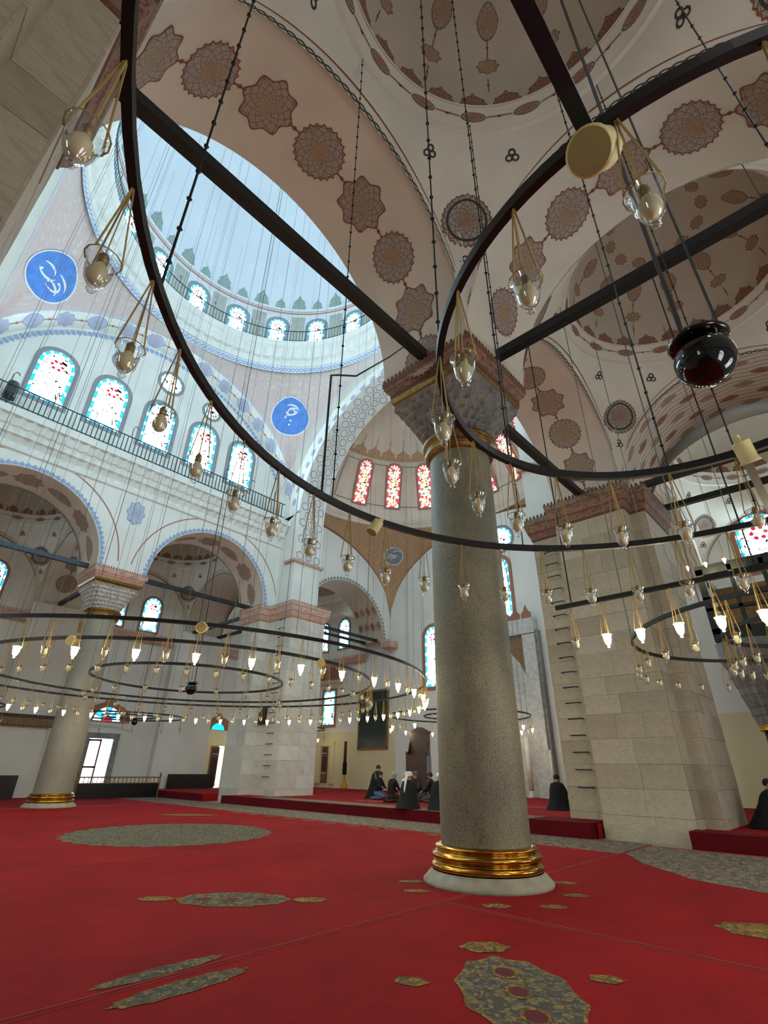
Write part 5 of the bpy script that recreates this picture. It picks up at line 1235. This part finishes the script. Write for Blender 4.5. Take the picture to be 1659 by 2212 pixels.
# ------------------------------------------------------------------ people
def skinned(name, joints, edges, radii, sub=2):
    me = bpy.data.meshes.new(name); keys = list(joints); me.from_pydata([joints[k] for k in keys], [(keys.index(a), keys.index(b)) for a, b in edges], [])
    o = bpy.data.objects.new(name, me); COL.objects.link(o); md = o.modifiers.new('skin', 'SKIN'); md.use_smooth_shade = True
    for i, k in enumerate(keys): r = radii[k]; me.skin_vertices[0].data[i].radius = r if isinstance(r, tuple) else (r, r)
    me.skin_vertices[0].data[keys.index('pelvis')].use_root = True
    s = o.modifiers.new('sub', 'SUBSURF'); s.levels = sub; s.render_levels = sub
    dg = bpy.context.evaluated_depsgraph_get(); out = bpy.data.meshes.new_from_object(o.evaluated_get(dg)); bpy.data.objects.remove(o); bpy.data.meshes.remove(me); return out
def person(label, x, y, rz, cloth, pose='heel', lean=.12, z=PZ, head=None, turn=0.0, robe=None, legs=None, scale=1.0, beard=False):
    z = z+.014 if x < -5 else z
    t = thing('person', label, 'person', (x, y, z), rz, 'people on the platform'); t.scale = (scale,)*3
    up_ = .0 if pose == 'heel' else .24
    J = {'pelvis': (0, -.06+(.08 if up_ else 0), .24+up_), 'waist': (0, -.05+lean*.2+(.06 if up_ else 0), .42+up_), 'chest': (0, -.04+lean*.6+(.05 if up_ else 0), .62+up_), 'neck': (0, -.03+lean+(.05 if up_ else 0), .775+up_), 'jaw': (.02*turn, .0+lean+(.05 if up_ else 0), .845+up_), 'head': (.03*turn, .005+lean+(.05 if up_ else 0), .92+up_), 'crown': (.03*turn, -.01+lean+(.05 if up_ else 0), .985+up_), 'nose': (.115*turn, .105+lean+(.05 if up_ else 0)-.03*abs(turn), .895+up_)}
    E = [('pelvis', 'waist'), ('waist', 'chest'), ('chest', 'neck'), ('neck', 'jaw'), ('jaw', 'head'), ('head', 'crown'), ('head', 'nose')]
    Rd = {'pelvis': (.19, .17), 'waist': (.17, .14), 'chest': (.19, .14), 'neck': .058, 'jaw': .072, 'head': .092, 'crown': .062, 'nose': .018}
    for s, nm in ((-1, 'l'), (1, 'r')):
        J.update({nm+'sh': (s*.185, lean*.7-.03, .70+up_), nm+'el': (s*.25, .08+lean*.6, .46+up_), nm+'wr': (s*.14, .29+lean*.5, .37+up_*.8), nm+'pa': (s*.10, .345+lean*.5, .355+up_*.8)})
        E += [('chest', nm+'sh'), (nm+'sh', nm+'el'), (nm+'el', nm+'wr'), (nm+'wr', nm+'pa')]
        Rd.update({nm+'sh': .075, nm+'el': .056, nm+'wr': .036, nm+'pa': .030})
        for f in range(4): J[nm+'f%d' % f] = (s*(.13-.022*f)-s*.03, .41+.012*(f in (1, 2))+lean*.5, .335+up_*.8); E.append((nm+'pa', nm+'f%d' % f)); Rd[nm+'f%d' % f] = .009
        J[nm+'th'] = (s*.055, .36+lean*.5, .37+up_*.8); E.append((nm+'wr', nm+'th')); Rd[nm+'th'] = .011
        if pose == 'heel': J.update({nm+'hi': (s*.11, -.02, .22), nm+'kn': (s*.16, .36, .10), nm+'an': (s*.13, -.2, .06), nm+'to': (s*.12, -.34, .035)})
        else: J.update({nm+'hi': (s*.1, .02, .42), nm+'kn': (s*.13, .1, .08), nm+'an': (s*.12, -.32, .06), nm+'to': (s*.12, -.44, .035)})
        E += [('pelvis', nm+'hi'), (nm+'hi', nm+'kn'), (nm+'kn', nm+'an'), (nm+'an', nm+'to')]; Rd.update({nm+'hi': .125, nm+'kn': .09, nm+'an': .055, nm+'to': .035})
    me = skinned('body', J, E, Rd)
    for mm in (cloth, 'skin', legs or cloth): me.materials.append(M[mm])
    for p in me.polygons:
        c = p.center; nk = J['neck'][2]
        if c.z > nk+.03: p.material_index = 1
        elif c.y > J['rwr'][1]-.01 and abs(c.x) < .2 and .28+up_*.8 < c.z < .44+up_*.8 and c.y < .5+lean: p.material_index = 1
        elif c.z < .3: p.material_index = 2
        p.use_smooth = True
    b = add('body', me, t); hx, hy, hz = J['head']
    e = MB()
    for s in (-1, 1): e.lathe([(.001, -.011), (.011, 0), (.001, .011)], 6, (hx+s*.033+.06*turn, hy+.083-.03*abs(turn), hz+.005))
    e.build('eyes', M['hair_dark'], b); MB().box((hx+.07*turn, hy+.075-.03*abs(turn), hz-.075), (.045, .02, .01)).build('mouth', M['ink_red'], b)
    e = MB()
    for s in (-1, 1): e.lathe([(.001, -.03), (.014, -.015), (.016, .01), (.001, .03)], 6, (hx+s*.093, hy-.005, hz-.02))
    e.build('ears', M['skin'], b)
    if beard: MB().lathe([(.001, -.075), (.04, -.06), (.062, -.02), (.055, .02), (.001, .03)], 12, (hx+.04*turn, hy+.045, hz-.075)).build('beard', M['hair_dark'], t, True)
    capprof = [(.102*cos(a), .105*sin(a)) for a in lin(.0, pi/2-.01, 7)]
    if head in ('dark', 'grey'): MB().lathe([(.098, -.05)]+capprof, 16, (hx, hy-.014, hz+.012)).build('hair', M['hair_'+head], t, True)
    elif head == 'beanie': MB().lathe([(.108, -.02), (.112, .01), (.105, .05), (.07, .12), (.001, .14)], 16, (hx, hy-.01, hz+.01)).build('beanie', M['cloth_grey'], t, True)
    elif head == 'cap': MB().lathe([(.105, -.02), (.106, .04), (.09, .09), (.001, .1)], 16, (hx, hy-.01, hz+.01)).build('cap', M['cloth_white'], t, True)
    elif head == 'turban':
        q = MB()
        for k in range(4): q.tube([(hx+(.098-.006*k)*cos(a), hy-.01+(.104-.006*k)*sin(a), hz+.015+.028*k+.012*sin(a+k)) for a in [2*pi*i/18 for i in range(18)]], .026, 6, True)
        q.lathe([(.1, .0)]+[(.095*cos(a), .105*sin(a)) for a in lin(0, pi/2-.01, 5)], 14, (hx, hy-.01, hz+.01)); tb = q.build('turban', M['cloth_white'], t, True)
        q = MB(); q.tube([(hx-.03, hy-.1, hz+.02), (hx-.05, hy-.16, hz-.12), (hx-.06, hy-.25, hz-.35), (hx-.06, hy-.27, hz-.58)], [.04, .045, .035, .012], 8); q.build('turban_tail', M['cloth_white'], tb, True)
    if robe:
        q = MB(); N_ = 40; rows = [(.80+up_, .085, .075, lean), (.745+up_, .20, .13, lean*.8), (.66+up_, .255, .17, lean*.6), (.50+up_, .285, .20, lean*.35), (.34+up_*.7, .30, .25, 0), (.16+up_*.3, .34, .32, -.04), (.012, .40, .42, -.07)]
        def rf(u, j):
            zz, a, b_, oy = rows[int(j)]; fold = 1+.05*sin(7*u+j)*(j/6.0); op = .12*max(0, sin(u))**8*(j/6.0)
            return (a*fold*cos(u)*(1.0), oy-.02+(b_*fold-op)*sin(u), zz)
        q.quadgrid(rf, lin(0, 2*pi, N_), list(range(len(rows)))); q.build('cloak', M[robe], t, True)
    return t
person('kneeling upright man in a spread black cloak over a grey shirt', -16.75, 17.75, radians(-70), 'cloth_grey', 'up', .05, head='dark', robe='cloth_black')
person('man in black with blue jeans sitting on his heels', -16.0, 17.1, radians(-75), 'cloth_black', 'heel', .1, head='dark', legs='jeans')
person('man in a dark coat seen from behind, grey cropped hair', -14.3, 16.05, radians(-15), 'cloth_black', 'heel', .08, head='grey', robe=None, legs='cloth_brown')
person('man in cream clothes and white cap behind the dark coat', -15.1, 17.6, radians(-30), 'cloth_white', 'heel', .18, head='cap')
person('man in black cloak and white turban with a long tail', -11.9, 14.15, radians(18), 'cloth_black', 'heel', .06, head='turban', robe='cloth_black')
person('man in brown jacket and grey beanie facing the group', -13.9, 17.2, radians(160), 'cloth_brown', 'heel', .2, head='beanie', legs='cloth_grey')
person('bearded man in black with a dark cap beside the preaching chair', -13.1, 16.9, radians(110), 'cloth_black', 'heel', .04, head='dark', beard=True, legs='cloth_grey')
person('man in black with a white cap half behind the near column', -10.9, 14.5, radians(30), 'cloth_black', 'heel', .08, head='cap', robe='cloth_black')
person('man in a black coat kneeling alone beside the ladder pier', -8.5, 17.8, radians(0), 'cloth_black', 'heel', .02, head='dark', robe='cloth_black')
person('person in black leaning on the side of the ladder pier', -2.5, 16.0, radians(-90), 'cloth_black', 'heel', .15, head='dark', robe='cloth_black')
